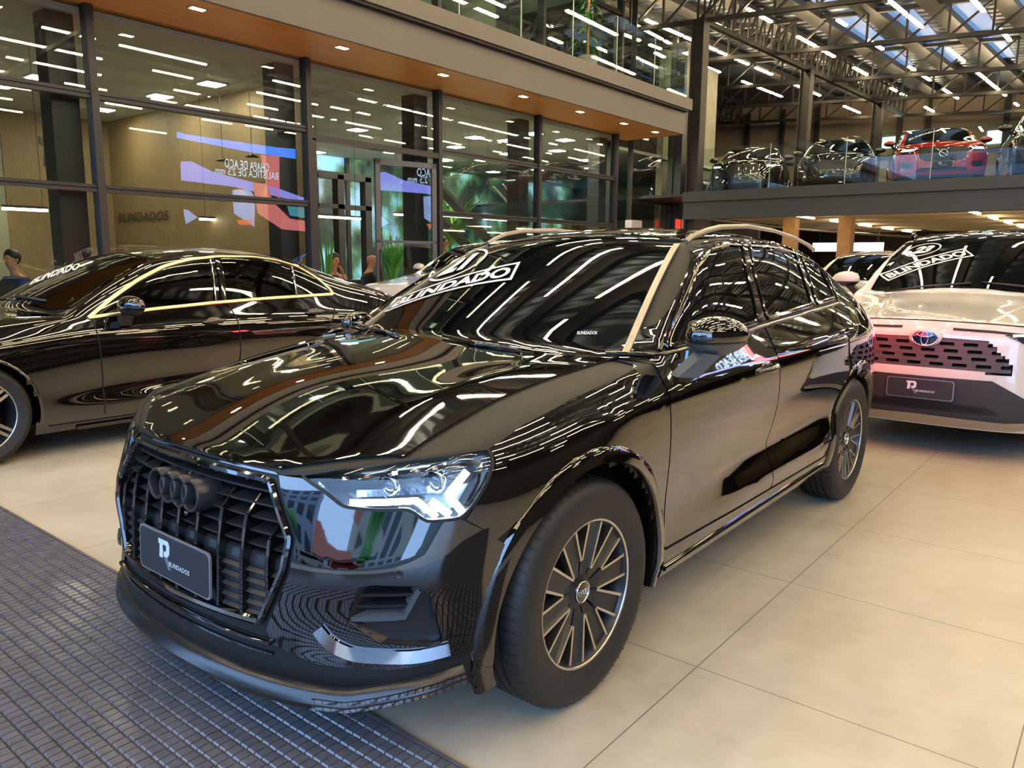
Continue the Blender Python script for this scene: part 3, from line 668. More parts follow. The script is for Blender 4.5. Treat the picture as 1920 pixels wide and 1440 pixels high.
def build_q3():
    st, rows, tops, nose, tail, cr = q3_tables()
    b = Body(*rows_net(st, rows, tops, nose, tail), cr)
    b.zmin = .24; b.ws = 1.0
    root = empty('sport_utility_car', (0, 0, 0), 'glossy black SUV with four-ring emblem and 21 windscreen sticker, nearest car', 'car'); b.root = root
    P = 'black_paint'
    # --- regions measured on the photograph and laid on the shell
    TH = lambda p: (b.th(p.x, p.y), p.z)
    def F(*pix): return [TH(b.px(x, y)) for x, y in pix]
    def S(*pix): return [(lambda q: (q.x, q.z))(b.px(x, y)) for x, y in pix]
    th = lambda x, y: b.th(x, y)
    # grille octagon (theta, z), symmetric
    def TZ(y, z):   # theta for lateral y on the shell at height z
        lo, hi = 0, 1.4
        for _ in range(30):
            m = (lo+hi)/2; h = b.at('front', m, z)[0]
            if h.y < y: lo = m
            else: hi = m
        return (lo+hi)/2
    half = [(0, .772), (.365, .765), (.462, .635), (.458, .56), (.375, .40), (0, .385)]
    def octo(k):
        out = []
        for y, z in half: out.append((TZ(max(y+(k if y else 0), 0), z) if y else 0.0, z+(k if z > .6 else -k)*(.75 if abs(z-.6) > .1 else .3)))
        return out + [(-t, z) for t, z in reversed(out[1:-1])]
    G = octo(0); G2 = octo(.022)
    def cut(c):
        if c.z < .26 and c.x > .3: pass
        for cx in (0, -2.68):
            if abs(c.y) > .62 and (c.x-cx)**2+(c.z-.352)**2 < .40**2: return True
        if c.x > .45 and inpoly((b.th(c.x, c.y), c.z), G): return True
        if c.x > .2 and abs(c.y) > .3:
            for hp in HL, FOG:
                if inpoly((abs(b.th(c.x, c.y)), c.z), hp): return True
        return False
    HL = F((566, 892), (640, 880), (740, 867), (840, 853), (916, 842), (924, 868), (912, 905), (885, 950), (862, 972), (800, 978), (768, 955), (700, 956), (645, 950), (610, 922))
    FOG = F((672, 1100), (700, 1096), (785, 1098), (806, 1116), (830, 1200), (822, 1212), (712, 1206), (650, 1166))
    base = shell(b, 'body_shell', 'gap', cut)
    # bonnet
    hood_edge = []
    ft = lambda y, z=.80: b.at('front', TZ(y, z), z)[0]
    bon = [(.748, 0), (.742, .19), (.706, .374), (.635, .56), (.56, .665)]
    side_e = [(lambda q: (q.x, q.y))(b.px(x, y)) for x, y in ((757, 857), (800, 826), (870, 784), (937, 747), (1040, 706), (1139, 677))]
    bon = bon[:3]+[(side_e[0][0]+.012, side_e[0][1]-.035)]+side_e+[(-.478, .70), (-.395, .43), (-.345, .2), (-.335, 0)]
    poly = bon+[(x, -y) for x, y in reversed(bon[1:-1])]
    patch(b, 'top', poly, 'bonnet', P, .004, .014, (.04, .04))
    # roof + windscreen
    scr = [(-.485, .690), (-.400, .43), (-.33, .2), (-.32, 0)]; top_ = [(-1.165, 0), (-1.17, .2), (-1.175, .36), (-1.19, .52)]
    poly = scr[::-1]+[(-.85, .608)]+top_[::-1]; poly = [(x, y) for x, y in poly]
    poly = poly+[(x, -y) for x, y in reversed(poly[1:-1])]
    patch(b, 'top', poly, 'windscreen', 'tint_glass', .001, .01, (.05, .05))
    rf = [(-1.172, 0), (-1.18, .2), (-1.20, .36), (-1.235, .50), (-1.45, .545), (-2.6, .545), (-2.98, .56), (-3.03, .35), (-3.05, 0)]
    patch(b, 'top', rf+[(x, -y) for x, y in reversed(rf[1:-1])], 'roof_panel', P, .003, .01, (.08, .06))
    # sunroof line + headers
    patch(b, 'top', [(-1.27, -.42), (-1.27, .42), (-1.68, .44), (-1.68, -.44)], 'sunroof', 'gloss_black', .006, .004, (.08, .06))
    # A-pillar satin strip, pillar paint and rails
    for sg in (1, -1):
        ln = [(-.485, .706), (-.67, .660), (-.82, .622), (-.98, .582), (-1.17, .535)]
        hs = [b.at('top', x, y*sg) for x, y in densify(ln, .05)]
        sweep('pillar_trim', [h[0] for h in hs], [h[1] for h in hs], [(-.013, 0), (-.013, .010), (.013, .010), (.013, 0)], 'satin_alu', root)
        rl = []
        for x, z in ((-1.20, 1.430), (-1.26, 1.455), (-1.36, 1.482), (-1.5, 1.503), (-1.8, 1.518), (-2.15, 1.508), (-2.45, 1.482), (-2.7, 1.445), (-2.80, 1.42)):
            rl.append(Vector((x, sg*(.575 if x < -1.3 else .56), z)))
        e = sweep('roof_rail', rl, [Vector((0, sg*.35, 1)).normalized()]*len(rl), [(-.011, -.013), (-.012, .0), (-.006, .005), (.007, .005), (.012, 0), (.011, -.013)], 'satin_alu', root)
    # --- side: pixel polygons
    dlo_f = S((1244, 652), (1262, 590), (1280, 536), (1300, 496), (1322, 470), (1345, 458), (1385, 452), (1396, 500), (1412, 560), (1421, 603))
    dlo_r = S((1437, 598), (1424, 550), (1410, 500), (1400, 455), (1440, 455), (1480, 466), (1497, 500), (1512, 540), (1521, 572))
    dlo_q = S((1530, 570), (1518, 530), (1504, 490), (1494, 470), (1520, 488), (1545, 520), (1563, 560))
    for poly, nm in ((dlo_f, 'front_door_glass'), (dlo_r, 'rear_door_glass'), (dlo_q, 'quarter_glass')):
        patch(b, 'side', rnd(poly, .015, 2), nm, 'tint_glass', .001, .006, (.06, .05))
        strip(b, 'side', rnd(poly, .03, 3), 'window_frame', 'gloss_black', .020, .009, .001, .03, True)
    # door panels and wings: z bounds follow measured lines
    belt = lambda x: interp([(-.42, 1.018), (-1.4, 1.065), (-2.1, 1.098), (-2.56, 1.118)], x)-.004
    xa, xb, xc = -.445, -1.435, -2.30
    fd = [(xa, belt(xa)+.004), (xa-.001, .92), (xa-.004, .60), (xa-.006, .365), (xb+.02, .365), (xb, .60), (xb, .92), (xb+.03, belt(xb)-.002)]
    patch(b, 'side', rnd(fd, .02, 2), 'front_door', P, .003, .012, (.05, .04))
    Rc = lambda a, R: (-2.68+R*math.cos(math.radians(a)), .352+R*math.sin(math.radians(a)))
    rd = [(xb-.008, belt(xb)), (xb-.008, .6), (xb+.012, .365), (-2.13, .365)]+[Rc(a, .462) for a in (12, 22, 32, 42, 52, 60)]+[(-2.42, .86), (-2.44, 1.0), (-2.47, belt(-2.5))]
    patch(b, 'side', rd, 'rear_door', P, .003, .012, (.05, .04))
    Fc = lambda a, R: (R*math.cos(math.radians(a)), .352+R*math.sin(math.radians(a)))
    fw = [(-.437, .365)]+[Fc(a, .455) for a in range(176, 30, -10)]+[(.44, .66), (.40, .70), (.385, .855), (.20, .895), (0, .935), (-.25, .972), (-.42, 1.005), (-.437, .92)]
    fw = [(-.443, .365), (-.442, .40)]+[Fc(a, .455) for a in range(166, 42, -10)]+S((930, 1012), (905, 991), (874, 974), (890, 950), (915, 905), (927, 868), (919, 841))+[(.22, .893), (0, .935), (-.25, .972), (-.42, 1.005), (-.439, .92)]
    patch(b, 'side', fw, 'front_wing', P, .003, .012, (.05, .04))
    rq = [(-2.45, .87)]+[Rc(a, .462) for a in range(68, 182, 8)]+[(-3.22, .40), (-3.30, .5), (-3.32, .80), (-3.30, 1.05), (-3.0, 1.115), (-2.7, 1.118), (-2.48, 1.108), (-2.45, 1.0)]
    patch(b, 'side', rq, 'rear_wing', P, .003, .012, (.05, .04))
    # cant rail / pillars in paint: band above the glass
    up = S((1232, 655), (1250, 598), (1268, 540), (1290, 490), (1318, 460), (1345, 447), (1400, 443), (1450, 446), (1492, 460), (1520, 480), (1548, 515), (1568, 558))
    zt = lambda x: interp([(-.47, 1.03), (-.85, 1.235), (-1.16, 1.40), (-1.35, 1.437), (-1.55, 1.45), (-1.95, 1.45), (-2.3, 1.425), (-2.68, 1.375), (-3.0, 1.29)], x)
    up = [(x, min(z, zt(x)-.024)) for x, z in up]; lo = up; hi = [(x, zt(x)-.006) for x in (-.60, -.85, -1.0, -1.16, -1.35, -1.6, -1.9, -2.2, -2.5, -2.75, -2.95)]
    dq = [(-2.62, 1.118), (-3.0, 1.13), (-3.2, 1.12)]
    patch(b, 'side', [(-.455, 1.022)]+hi+[(-3.1, 1.2)]+[(-3.2, 1.12), (-2.9, 1.122), (-2.60, 1.118)]+lo[::-1]+[(-.445, 1.018)], 'roof_pillars', P, .002, .006, (.05, .03))
    patch(b, 'side', S((1421, 607), (1412, 560), (1398, 505), (1388, 452), (1399, 452), (1409, 500), (1423, 550), (1437, 600)), 'pillar_cover', 'gloss_black', .002, .006, (.05, .04))
    patch(b, 'side', S((1521, 574), (1511, 540), (1494, 492), (1484, 466), (1492, 468), (1503, 492), (1519, 530), (1530, 571)), 'quarter_post', 'gloss_black', .002, .006, (.05, .04))
    blt = [(x, belt(x)+.006) for x in (-.46, -.8, -1.2, -1.6, -2.0, -2.3, -2.58)]
    strip(b, 'side', blt, 'waist_trim', 'gloss_black', .014, .006, .003)
    strip(b, 'side', [(x, z-.004) for x, z in up], 'window_trim', 'gloss_black', .014, .006, .002)
    # sills
    sl = [(-.455, .355), (-.47, .245), (-2.17, .262), (-2.19, .355)]
    patch(b, 'side', sl, 'sill', P, .004, .01, (.06, .03))
    strip(b, 'side', [(-.47, .285), (-1.3, .300), (-2.17, .312)], 'sill_blade', 'gloss_black', .02, .012, .003)
    for cx in (0, -2.68):
        wheel_arch(b, cx, .352, .402, .458, P, -20 if cx == 0 else -10, 196 if cx == 0 else 200)
    for x, z in ((-1.30, .905), (-2.27, .955)): handle(b, x, z, 1); handle(b, x, z, -1)
    # wheels
    for cx in (0, -2.68):
        for sg in (1, -1): make_wheel(root, (cx, sg*.785, .352), .352, .234, .235, 'v10', sg > 0, math.radians(-1.2) if cx == 0 else 0)
    # --- front end
    wrap = lambda pts: pts
    bp = [(TZ(.375, .795), .795), (TZ(.375, .795)+.002, .765)]
    # bumper skin between grille, headlamp and corner; mirrored
    g2 = [p for p in G2 if p[0] >= 0]
    hl_lo = [HL[0]]+[HL[13], HL[12], HL[11], HL[10], HL[9], HL[8]]
    corner = F((868, 975), (905, 962), (935, 1010))
    up_ = [(TZ(.385, .80), .805)]+F((560, 900))+hl_lo[1:]
    arch_f = [b.th(*(lambda h: (h.x, h.y))(b.at('side', x, z)[0])) for x, z in ((.378, .615), (.435, .50), (.455, .36), (.453, .29))]
    sk = [g2[1], g2[2], g2[3], g2[4]]
    low = [(TZ(.42, .345), .345), (TZ(.55, .315), .315), (TZ(.70, .31), .31), (arch_f[3], .30)]
    outer = [(arch_f[3], .30), (arch_f[2], .36), (arch_f[1], .50), (arch_f[0], .615), (F((905, 993))[0][0], F((905, 993))[0][1])]
    chroU = F((602, 1182), (660, 1185), (690, 1212), (850, 1212), (838, 1238), (700, 1243), (640, 1236), (596, 1208))
    # upper skin
    fog_in = FOG
    sp_th = FOG[7][0]
    poly1 = [g2[1], g2[2], g2[3], g2[4], (FOG[7][0]-.02, .395)]+[FOG[7], FOG[0], FOG[1], FOG[2], FOG[3], FOG[4]]+[(outer[1][0], FOG[4][1]), (outer[2][0], .45), outer[3], outer[4]]+[HL[8], HL[9], HL[10], HL[11], HL[12], HL[13], HL[0]]
    patch(b, 'front', poly1, 'bumper_skin', P, .004, .02, (.03, .03), both='mirror')
    poly2 = [g2[4], (FOG[7][0]-.02, .395), FOG[7], FOG[6], FOG[5], FOG[4], (outer[1][0], FOG[4][1]), (outer[1][0], .33), low[2], low[1], low[0]]
    patch(b, 'front', poly2, 'lower_bumper_skin', P, .0035, .02, (.03, .03), both='mirror')
    # nose band above grille
    nb = [(0, .796), (TZ(.19, .794), .793), (TZ(.37, .79), .789), (TZ(.375, .785), .785)]
    nbl = [(g2[1][0], g2[1][1]), (0, G2[0][1])]
    q = [(0, .792), (TZ(.19, .79), .790), (TZ(.372, .788), .787)]+nbl
    patch(b, 'front', q+[(-t, z) for t, z in reversed(q[1:-1])], 'nose_panel', P, .004, .015, (.04, .02))
    # lower intake panel and splitter
    lc = [(0, .365), (TZ(.36, .375), .375), (TZ(.42, .345), .345), (TZ(.55, .315), .315), (TZ(.55, .285), .285), (TZ(.3, .275), .275), (0, .272)]
    patch(b, 'front', lc+[(-t, z) for t, z in reversed(lc[1:-1])], 'lower_intake', 'plastic', -.035, .01, (.04, .03))
    for zz, dd in ((.352, .006), (.318, -.01)):
        ln = [(t*.1, zz+(.008*abs(t/5)**2)) for t in range(-5, 6)]
        ln = [(TZ(abs(t)*.084, zz)*(1 if t > 0 else -1), zz) for t in range(-5, 6)]
        strip(b, 'front', ln, 'intake_blade', 'gloss_black', .012, .012, dd)
    m = MB(); m.box(.78, .80, -.035, .045, .28, .36); m.build('radar_cover', 'gloss_black', root)
    # splitter lip: swept around the front
    ln = [TZ(y, .262) for y in (0, .15, .3, .45, .58, .68, .745)]+[TZ(.745, .25)+.05, TZ(.745, .25)+.10]; ln = [-t for t in reversed(ln[1:])]+ln
    pts = []; nr = []
    for t, _ in densify([(t, 0) for t in ln], .03):
        h = b.at('front', t, .262); yy = abs(h[0].y); rise = max(0, yy-.62)*.22
        pts.append(h[0]+Vector((0, 0, -.035+rise*1.2))); nr.append(h[1])
    for i in range(len(pts)):
        d_ = pts[min(i+1, len(pts)-1)]-pts[max(i-1, 0)]; nr[i] = Vector((d_.y, -d_.x, 0)).normalized()
    sweep('splitter', pts, nr, [(-.030, -.03), (-.028, -.004), (-.012, .016), (.012, .026), (.030, .018), (.035, -.03)], 'satin_black', root)
    # chrome blade on splitter corners
    for sg in (1, -1):
        ps = [p for p in zip(pts, nr) if p[0].y*sg > .50 and p[0].y*sg < .84]
        if sg < 0: ps = ps[::-1]
        pp = [p+n*.020+Vector((0, 0, -.012)) for p, n in ps]; nn = [n for p, n in ps]
        sweep('splitter_blade', pp, nn, [(-.016, -.008), (-.014, .004), (.014, .004), (.016, -.008)], 'smoke_chrome', root)
    # chrome L blades under fog recess
    cp = F((597, 1178), (618, 1206), (660, 1228), (720, 1232), (780, 1232), (842, 1216))
    for sg in (1, -1):
        hs = [b.at('front', t*sg, z) for t, z in densify(rnd(cp, .03, 3, False), .02)]
        if sg < 0: hs = hs[::-1]
        sweep('fog_blade', [h[0] for h in hs], [h[1] for h in hs], [(-.022, -.01), (-.020, .012), (.012, .016), (.020, .004), (.020, -.01)], 'smoke_chrome', root)
    # fog recess
    for sg in (1, -1):
        cf = [b.at('front', t*sg, z) for t, z in FOG]; ctr = sum((h[0] for h in cf), Vector())/len(cf)
        inn = [h[0]*.80+ctr*.20+Vector((-.07, 0, 0)) for h in cf]; n = len(cf); V = [h[0] for h in cf]+inn
        F_ = [(i, (i+1) % n, n+(i+1) % n, n+i) for i in range(n)]+[tuple(range(n, 2*n))]
        link_mesh('fog_recess', V, F_, 'plastic', root)
        def FS(pix, prof, mt, nm, dp):
            hs = [b.at('front', t*sg, z) for t, z in densify(F(*pix), .02)]
            if sg < 0: hs = hs[::-1]
            sweep(nm, [h[0]-h[1]*dp for h in hs], [h[1] for h in hs], prof, mt, root, False, False)
        for y_, x0_, x1_ in ((1118, 668, 776), (1139, 657, 767)): FS([(x0_, y_+2), (x1_, y_)], [(-.004, -.04), (-.004, .0), (.004, .0), (.004, -.04)], 'plastic', 'fog_slat', .010)
        FS([(789, 1103), (758, 1160), (646, 1163)], [(-.013, -.03), (-.006, .0), (.006, .0), (.013, -.03)], 'plastic_mirror', 'fog_bracket', .004)
        low_ = F((650, 1168), (756, 1165), (792, 1105), (806, 1118), (828, 1200), (820, 1210), (712, 1204)); v, f, bd = refine(low_, (.04, .03)); hs = [b.at('front', t*sg, z) for t, z in v]
        surf_mesh('fog_lower_panel', [h[0] for h in hs], [h[1] for h in hs], f, bd, -.018, .01, 'plastic', root)
    # grille frame
    gl = G+[G[0]]
    hs = [b.at('front', t, z) for t, z in densify(rnd(G, .012, 2), .02, True)]
    sweep('grille_frame', [h[0] for h in hs], [h[1] for h in hs], [(-.011, -.03), (-.011, .006), (-.004, .011), (.006, .009), (.011, .002), (.011, -.03)], 'gloss_black', root, True)
    hs2 = [b.at('front', t, z) for t, z in densify(G2, .02, True)]
    # back wall of the grille
    gi = [(t*1.0, z) for t, z in G]; ctr = Vector((.70, 0, .58))
    v = [b.at('front', t, z)[0]+Vector((-.085, 0, 0)) for t, z in G]; link_mesh('grille_back', v+[ctr], [(i, (i+1) % len(v), len(v)) for i in range(len(v))], 'gap', root)
    V = [b.at('front', t, z)[0] for t, z in G]; n = len(V); link_mesh('grille_surround', V+v, [(i, (i+1) % n, n+(i+1) % n, n+i) for i in range(n)], 'gloss_black', root)
    Gy = [(b.at('front', t, z)[0].y, z) for t, z in G]
    def gx(y, z): return b.at('front', TZ(abs(y), z), z)[0].x
    def span(y):    # z range inside the octagon at lateral y
        zs = []
        for i in range(len(Gy)):
            (y1, z1), (y2, z2) = Gy[i-1], Gy[i]
            if (y1 > y) != (y2 > y): zs.append(z1+(z2-z1)*(y-y1)/(y2-y1))
        return (min(zs), max(zs)) if len(zs) > 1 else None
    def hspan(z):
        ys_ = []
        for i in range(len(Gy)):
            (y1, z1), (y2, z2) = Gy[i-1], Gy[i]
            if (z1 > z) != (z2 > z): ys_.append(y1+(y2-y1)*(z-z1)/(z2-z1))
        return (min(ys_), max(ys_)) if len(ys_) > 1 else None
    for y in (-.40, -.305, -.205, -.10, .0, .10, .205, .305, .40):
        lo, hi = span(y); m = MB(); zs = np.linspace(lo, hi, 14)
        zk = hi-.095 if abs(y) > .15 else hi-.06; pts_ = []; 
        for z in list(np.linspace(lo, zk, 9))+[hi]:
            xo = gx(y, z)+(.004 if z < hi-.001 else -.05); pts_.append((xo, z))
        w_ = .0055; Vv = []; F_ = []
        for x, z in pts_: Vv += [(x-.06, y-w_, z), (x-.004, y-w_, z), (x, y-w_*.4, z), (x, y+w_*.4, z), (x-.004, y+w_, z), (x-.06, y+w_, z)]
        for i in range(len(pts_)-1):
            for q in range(5): F_.append((i*6+q, (i+1)*6+q, (i+1)*6+q+1, i*6+q+1))
        m.add(Vv, F_); m.build('grille_bar', 'gloss_black', root)
    k = 0
    for z in (.735, .700, .665, .630, .595):
        a0, a1 = hspan(z); m = MB(); n_ = 16
        for i in range(n_):
            y0, y1 = a0+(a1-a0)*i/n_, a0+(a1-a0)*(i+1)/n_; x0, x1 = gx(y0, z)-.014, gx(y1, z)-.014
            m.add([(x0, y0, z-.003), (x1, y1, z-.003), (x1-.055, y1, z+.006), (x0-.055, y0, z+.006), (x0, y0, z+.003), (x1, y1, z+.003), (x1-.055, y1, z+.012), (x0-.055, y0, z+.012)], [(0, 1, 5, 4), (4, 5, 6, 7), (0, 3, 2, 1)])
        m.build('grille_slat', 'plastic', root)
    # solid lower half with rolled top edge and ribs
    a0, a1 = hspan(.56); m = MB(); rows_ = [(.572, -.055), (.574, -.02), (.566, -.010), (.545, -.006), (.40, -.004), (.392, -.004)]; n_ = 30
    for i in range(n_):
        for q in range(len(rows_)-1):
            vs = []
            for (z, o_), fr in ((rows_[q], i), (rows_[q], i+1), (rows_[q+1], i+1), (rows_[q+1], i)):
                e0, e1 = hspan(min(max(z, .40), .57)); y = e0+(e1-e0)*fr/n_; vs.append((gx(y, max(z, .40))+o_-.014, y, z))
            m.add(vs, [(0, 1, 2, 3)])
    o = m.build('grille_panel', 'plastic', root, True)
    for sg in (1, -1):
        for z in (.525, .495, .465, .435, .408):
            e1 = hspan(z)[1]; m = MB()
            for ya, yb in ((.213, .295), (.313, min(.392, e1-.01)), (.408, e1-.008)):
                if yb-ya < .02: continue
                x0, x1 = gx(ya, z)-.016, gx(yb, z)-.016; y0, y1 = ya*sg, yb*sg
                m.add([(x0+.010, y0, z), (x1+.010, y1, z), (x1, y1, z+.008), (x0, y0, z+.008), (x0, y0, z-.004), (x1, y1, z-.004)], [(0, 1, 2, 3), (0, 1, 5, 4)])
            m.build('grille_rib', 'plastic', root)
    # rings: four interlocked, deep
    rx = .812; rz = .690; R_ = .0475; m = MB()
    em = empty('ring_emblem', (rx, 0, rz)); em.parent = root; em.rotation_euler = (0, -.10, 0)
    for k in range(4):
        m = MB(); m.lathe([(-.075, R_-.002), (.0, R_), (.004, R_-.003), (.004, R_-.009), (0, R_-.011), (-.02, R_-.012)], 40, 'x', (0, (-1.5+k)*.063, 0)); o = m.build('ring', 'plastic_ring', em, True); o.data.set_sharp_from_angle(angle=math.radians(40))
    m = MB(); ellipsoid(m, (.775, 0, .612), (.014, .014, .014), 16, 10); m.build('front_camera', 'gloss_black', root, True)
    pl = plate(root, (.826, 0, .482), .40, .135, tilt=-.04)
    # parking sensors
    for sg in (1, -1):
        h = b.at('front', F((748, 1077))[0][0]*sg, F((748, 1077))[0][1]); p = h[0]; nn = h[1]
        t1 = nn.cross(Vector((0, 0, 1))).normalized(); t2 = t1.cross(nn); V = []; 
        for r_, of in ((.012, .004), (.011, .0055), (.009, .0045), (0, .0045)):
            V += [p+nn*of+t1*(r_*math.cos(a))+t2*(r_*math.sin(a)) for a in [2*math.pi*k/20 for k in range(20)]]
        link_mesh('parking_sensor', V, [(r*20+k, r*20+(k+1) % 20, (r+1)*20+(k+1) % 20, (r+1)*20+k) for r in range(3) for k in range(20)], 'plastic', root, True)
    # --- headlamps
    INN = [(t, z) for t, z in HL]
    for sg in (1, -1):
        e = empty('headlamp', (0, 0, 0)); e.parent = root
        cf = [b.at('front', t*sg, z) for t, z in HL]; ctr = sum((h[0] for h in cf), Vector())/len(cf); n = len(cf)
        inn = [h[0]*.88+ctr*.12-h[1]*.06 for h in cf]; c2 = sum(inn, Vector())/n
        link_mesh('lamp_housing', [h[0] for h in cf]+inn+[c2], [(i, (i+1) % n, n+(i+1) % n, n+i) for i in range(n)]+[(n+i, n+(i+1) % n, 2*n) for i in range(n)], 'lamp_inner', e)
        v, f, bd = refine(HL, (.04, .03)); hs = [b.at('front', t*sg, z) for t, z in v]
        surf_mesh('lamp_lens', [h[0] for h in hs], [h[1] for h in hs], f, bd, .003, .004, 'lamp_glass', e)
        def SW(pix, w_, mt, nm, dp, h_=.006):
            pl_ = densify(F(*pix), .012); hh = [b.at('front', t*sg, z) for t, z in pl_]
            if sg < 0: hh = hh[::-1]
            sweep(nm, [h[0]-h[1]*dp for h in hh], [h[1] for h in hh], [(-w_/2, -h_), (-w_/2, 0), (w_/2, 0), (w_/2, -h_)], mt, e, False, False)
        SW([(650, 943), (780, 941), (820, 972)], .016, 'drl', 'light_strip', .020)
        SW([(808, 942), (846, 968)], .019, 'drl', 'light_strip', .020)
        SW([(880, 880), (842, 930), (868, 960)], .019, 'drl', 'light_strip', .020)
        SW([(590, 897), (700, 888), (800, 877), (905, 862)], .010, 'smoke_chrome', 'lamp_trim', .012)
        gk = densify(rnd(HL, .012, 2), .02, True); hh = [b.at('front', t*sg, z) for t, z in gk]; sweep('lamp_gasket', [h[0] for h in hh], [h[1] for h in hh], [(-.004, -.02), (-.004, .006), (.004, .006), (.004, -.02)], 'gap', e, True)
        SW([(590, 898), (630, 938)], .006, 'smoke_chrome', 'lamp_trim', .012)
        SW([(905, 862), (900, 905), (875, 950)], .008, 'smoke_chrome', 'lamp_trim', .012)
        SW([(655, 925), (720, 925), (800, 922), (835, 915)], .018, 'smoke_chrome', 'reflector_shelf', .05)
        for pxy, rr_ in (((815, 897), .028), ((722, 903), .024)):
            t, z = F(pxy)[0]; h = b.at('front', t*sg, z); p = h[0]-h[1]*.055; m = MB()
            m.lathe([(0, rr_+.008), (.012, rr_+.006), (.012, rr_)], 24, 'x'); o = m.build('projector_ring', 'smoke_chrome', e, True); o.location = p; o.rotation_euler = (0, 0, t*sg*.3)
            m = MB(); ellipsoid(m, (0, 0, 0), (.018, rr_, rr_), 20, 12); o = m.build('projector_lens', 'lens_ball', e, True); o.location = p
        m = MB(); t, z = F((722, 903))[0]
    # mirrors, wipers
    mirror(root, b, (-.555, .975, 1.098), (.95, .98, .95), P, 'plastic_mirror', 1, 52)
    mirror(root, b, (-.60, .915, 1.03), (.7, .8, .8), P, 'plastic_mirror', -1, 84)
    for pa, pb, pc in (((830, 636), (900, 652), (975, 662)), ((664, 611), (700, 622), (745, 634))):
        q = [b.px(*p)+Vector((.0, 0, .014)) for p in (pa, pb, pc)]; m = MB(); m.tube(q, [.007, .010, .006], 8); m.build('wiper', 'gloss_black', root, True)
    # windscreen sticker
    Q = lambda pts: [(lambda q: (q.x, q.y))(b.px(*p)) for p in pts]
    c0, cu, cv = [np.array(q) for q in Q([(860, 497), (886, 489.7), (868, 487)])]; u_, v_ = (cu-c0)*2.0, (cv-c0)*2.65
    sticker(b, '21', [tuple(q) for q in (c0-u_-v_, c0+u_-v_, c0+u_+v_, c0-u_+v_)], Q([(718, 589), (960, 527), (977, 493), (744, 560)]))
    tv, tf, a_ = text_mesh('BLINDADOS', .02, .2); qd = Q([(1082, 629), (1120, 629), (1120, 623), (1082, 623)]); decal(b, 'top', *sub2d(tv, tf), qd, 'maker_mark', 'logo_pale')
    # underbody + tail lamps
    m = MB(); m.box(-3.4, .38, -.62, .62, .20, .30); m.build('underbody', 'gap', root)
    for sg in (1, -1):
        p = rnd([(-3.12, .90), (-3.36, .92), (-3.40, 1.0), (-3.36, 1.05), (-3.15, 1.03), (-3.08, .97)], .03)
        patch(b, 'side' if sg > 0 else '-side', p, 'tail_lamp', 'tail_red', .004, .006, (.05, .05), both=False)
    for sg in (1, -1):
        p = [(.20*sg, .93), (.33*sg, .93), (.62*sg, .93), (.66*sg, 1.0), (.40*sg, 1.02), (.20*sg, 1.0)]; patch(b, 'rear', p, 'tail_lamp', 'tail_red', .010, .006, (.05, .05), both=True)
    tr = [(-.5, .40), (.5, .40), (.55, 1.05), (-.55, 1.05)]
    patch(b, 'rear', [(-.75, .30), (.75, .30), (.72, .60), (.74, 1.07), (-.74, 1.07), (-.72, .60)], 'tailgate', P, .003, .01, (.06, .06))
    return b
pm('satin_black', (.012, .012, .013), .22)
pm('plastic_ring', (.03, .03, .034), .28, .3)
pm('plastic_mirror', (.07, .078, .085), .33)
pm('lamp_inner', (.10, .12, .15), .22, .8)
pm('lens_ball', (.02, .025, .035), .02, 0, 1)
pm('tail_red', (.35, .005, .008), .1, coat=1, emis=(1, .02, .04), es=24)
Q3 = build_q3()
# ------------------------------------------------------------------ the hall
FY = -8.0            # plane of the glass front
def struct(mb, name, mat, parent=None, **k):
    o = mb.build(name, mat, parent, **k)
    if parent is None: o['kind'] = 'structure'
    return o
YR = 14.0; XF = 7.0; XB = -33.6
m = MB(); m.box(XB, XF, -16.5, YR, -.1, 0); struct(m, 'floor', 'floor_tile')
m = MB(); m.box(XF, 40, -30, 30, -.12, -.02); m.build('street', 'asphalt')['kind'] = 'structure'
def zroof(y): return 8.05-.063*(y+6.5)
def zch(y): return 7.05-.063*(y+6.5)
m = MB(); m.add([(XB, -16.5, zroof(-16.5)), (XF, -16.5, zroof(-16.5)), (XF, YR, zroof(YR)), (XB, YR, zroof(YR)), (XB, -16.5, zroof(-16.5)+.1), (XF, -16.5, zroof(-16.5)+.1), (XF, YR, zroof(YR)+.1), (XB, YR, zroof(YR)+.1)],
    [(0, 1, 2, 3), (7, 6, 5, 4), (0, 4, 5, 1), (1, 5, 6, 2), (2, 6, 7, 3), (3, 7, 4, 0)]); struct(m, 'ceiling', 'roof_sheet')
m = MB(); m.box(XB-.2, XB, -16.5, YR, 0, 9); struct(m, 'wall_back', 'wall_far')
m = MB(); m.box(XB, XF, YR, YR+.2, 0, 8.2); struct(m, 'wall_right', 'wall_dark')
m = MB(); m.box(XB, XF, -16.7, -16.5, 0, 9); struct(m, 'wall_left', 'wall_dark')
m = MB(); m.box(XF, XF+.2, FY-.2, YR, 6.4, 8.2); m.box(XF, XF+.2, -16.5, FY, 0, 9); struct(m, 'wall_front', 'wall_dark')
for i_, (ya, yb) in enumerate(((-5.3, -4.7), (-4.1, -3.3), (-2.6, -1.8), (-1.2, -.3), (.3, 1.2), (1.8, 2.6))):
    for j_, (xa, xb_) in enumerate(((-17.0, -19.8), (-20.8, -24.1), (-25.0, -27.9))):
        m = MB(); m.add([(xa, ya, zroof(ya)-.02), (xb_, ya, zroof(ya)-.02), (xb_, yb, zroof(yb)-.02), (xa, yb, zroof(yb)-.02)], [(0, 1, 2, 3)]); m.build('window_%d' % (40+i_*3+j_), 'roof_glow')['kind'] = 'structure'  # added glowing sheets that give the far roof its bluish look
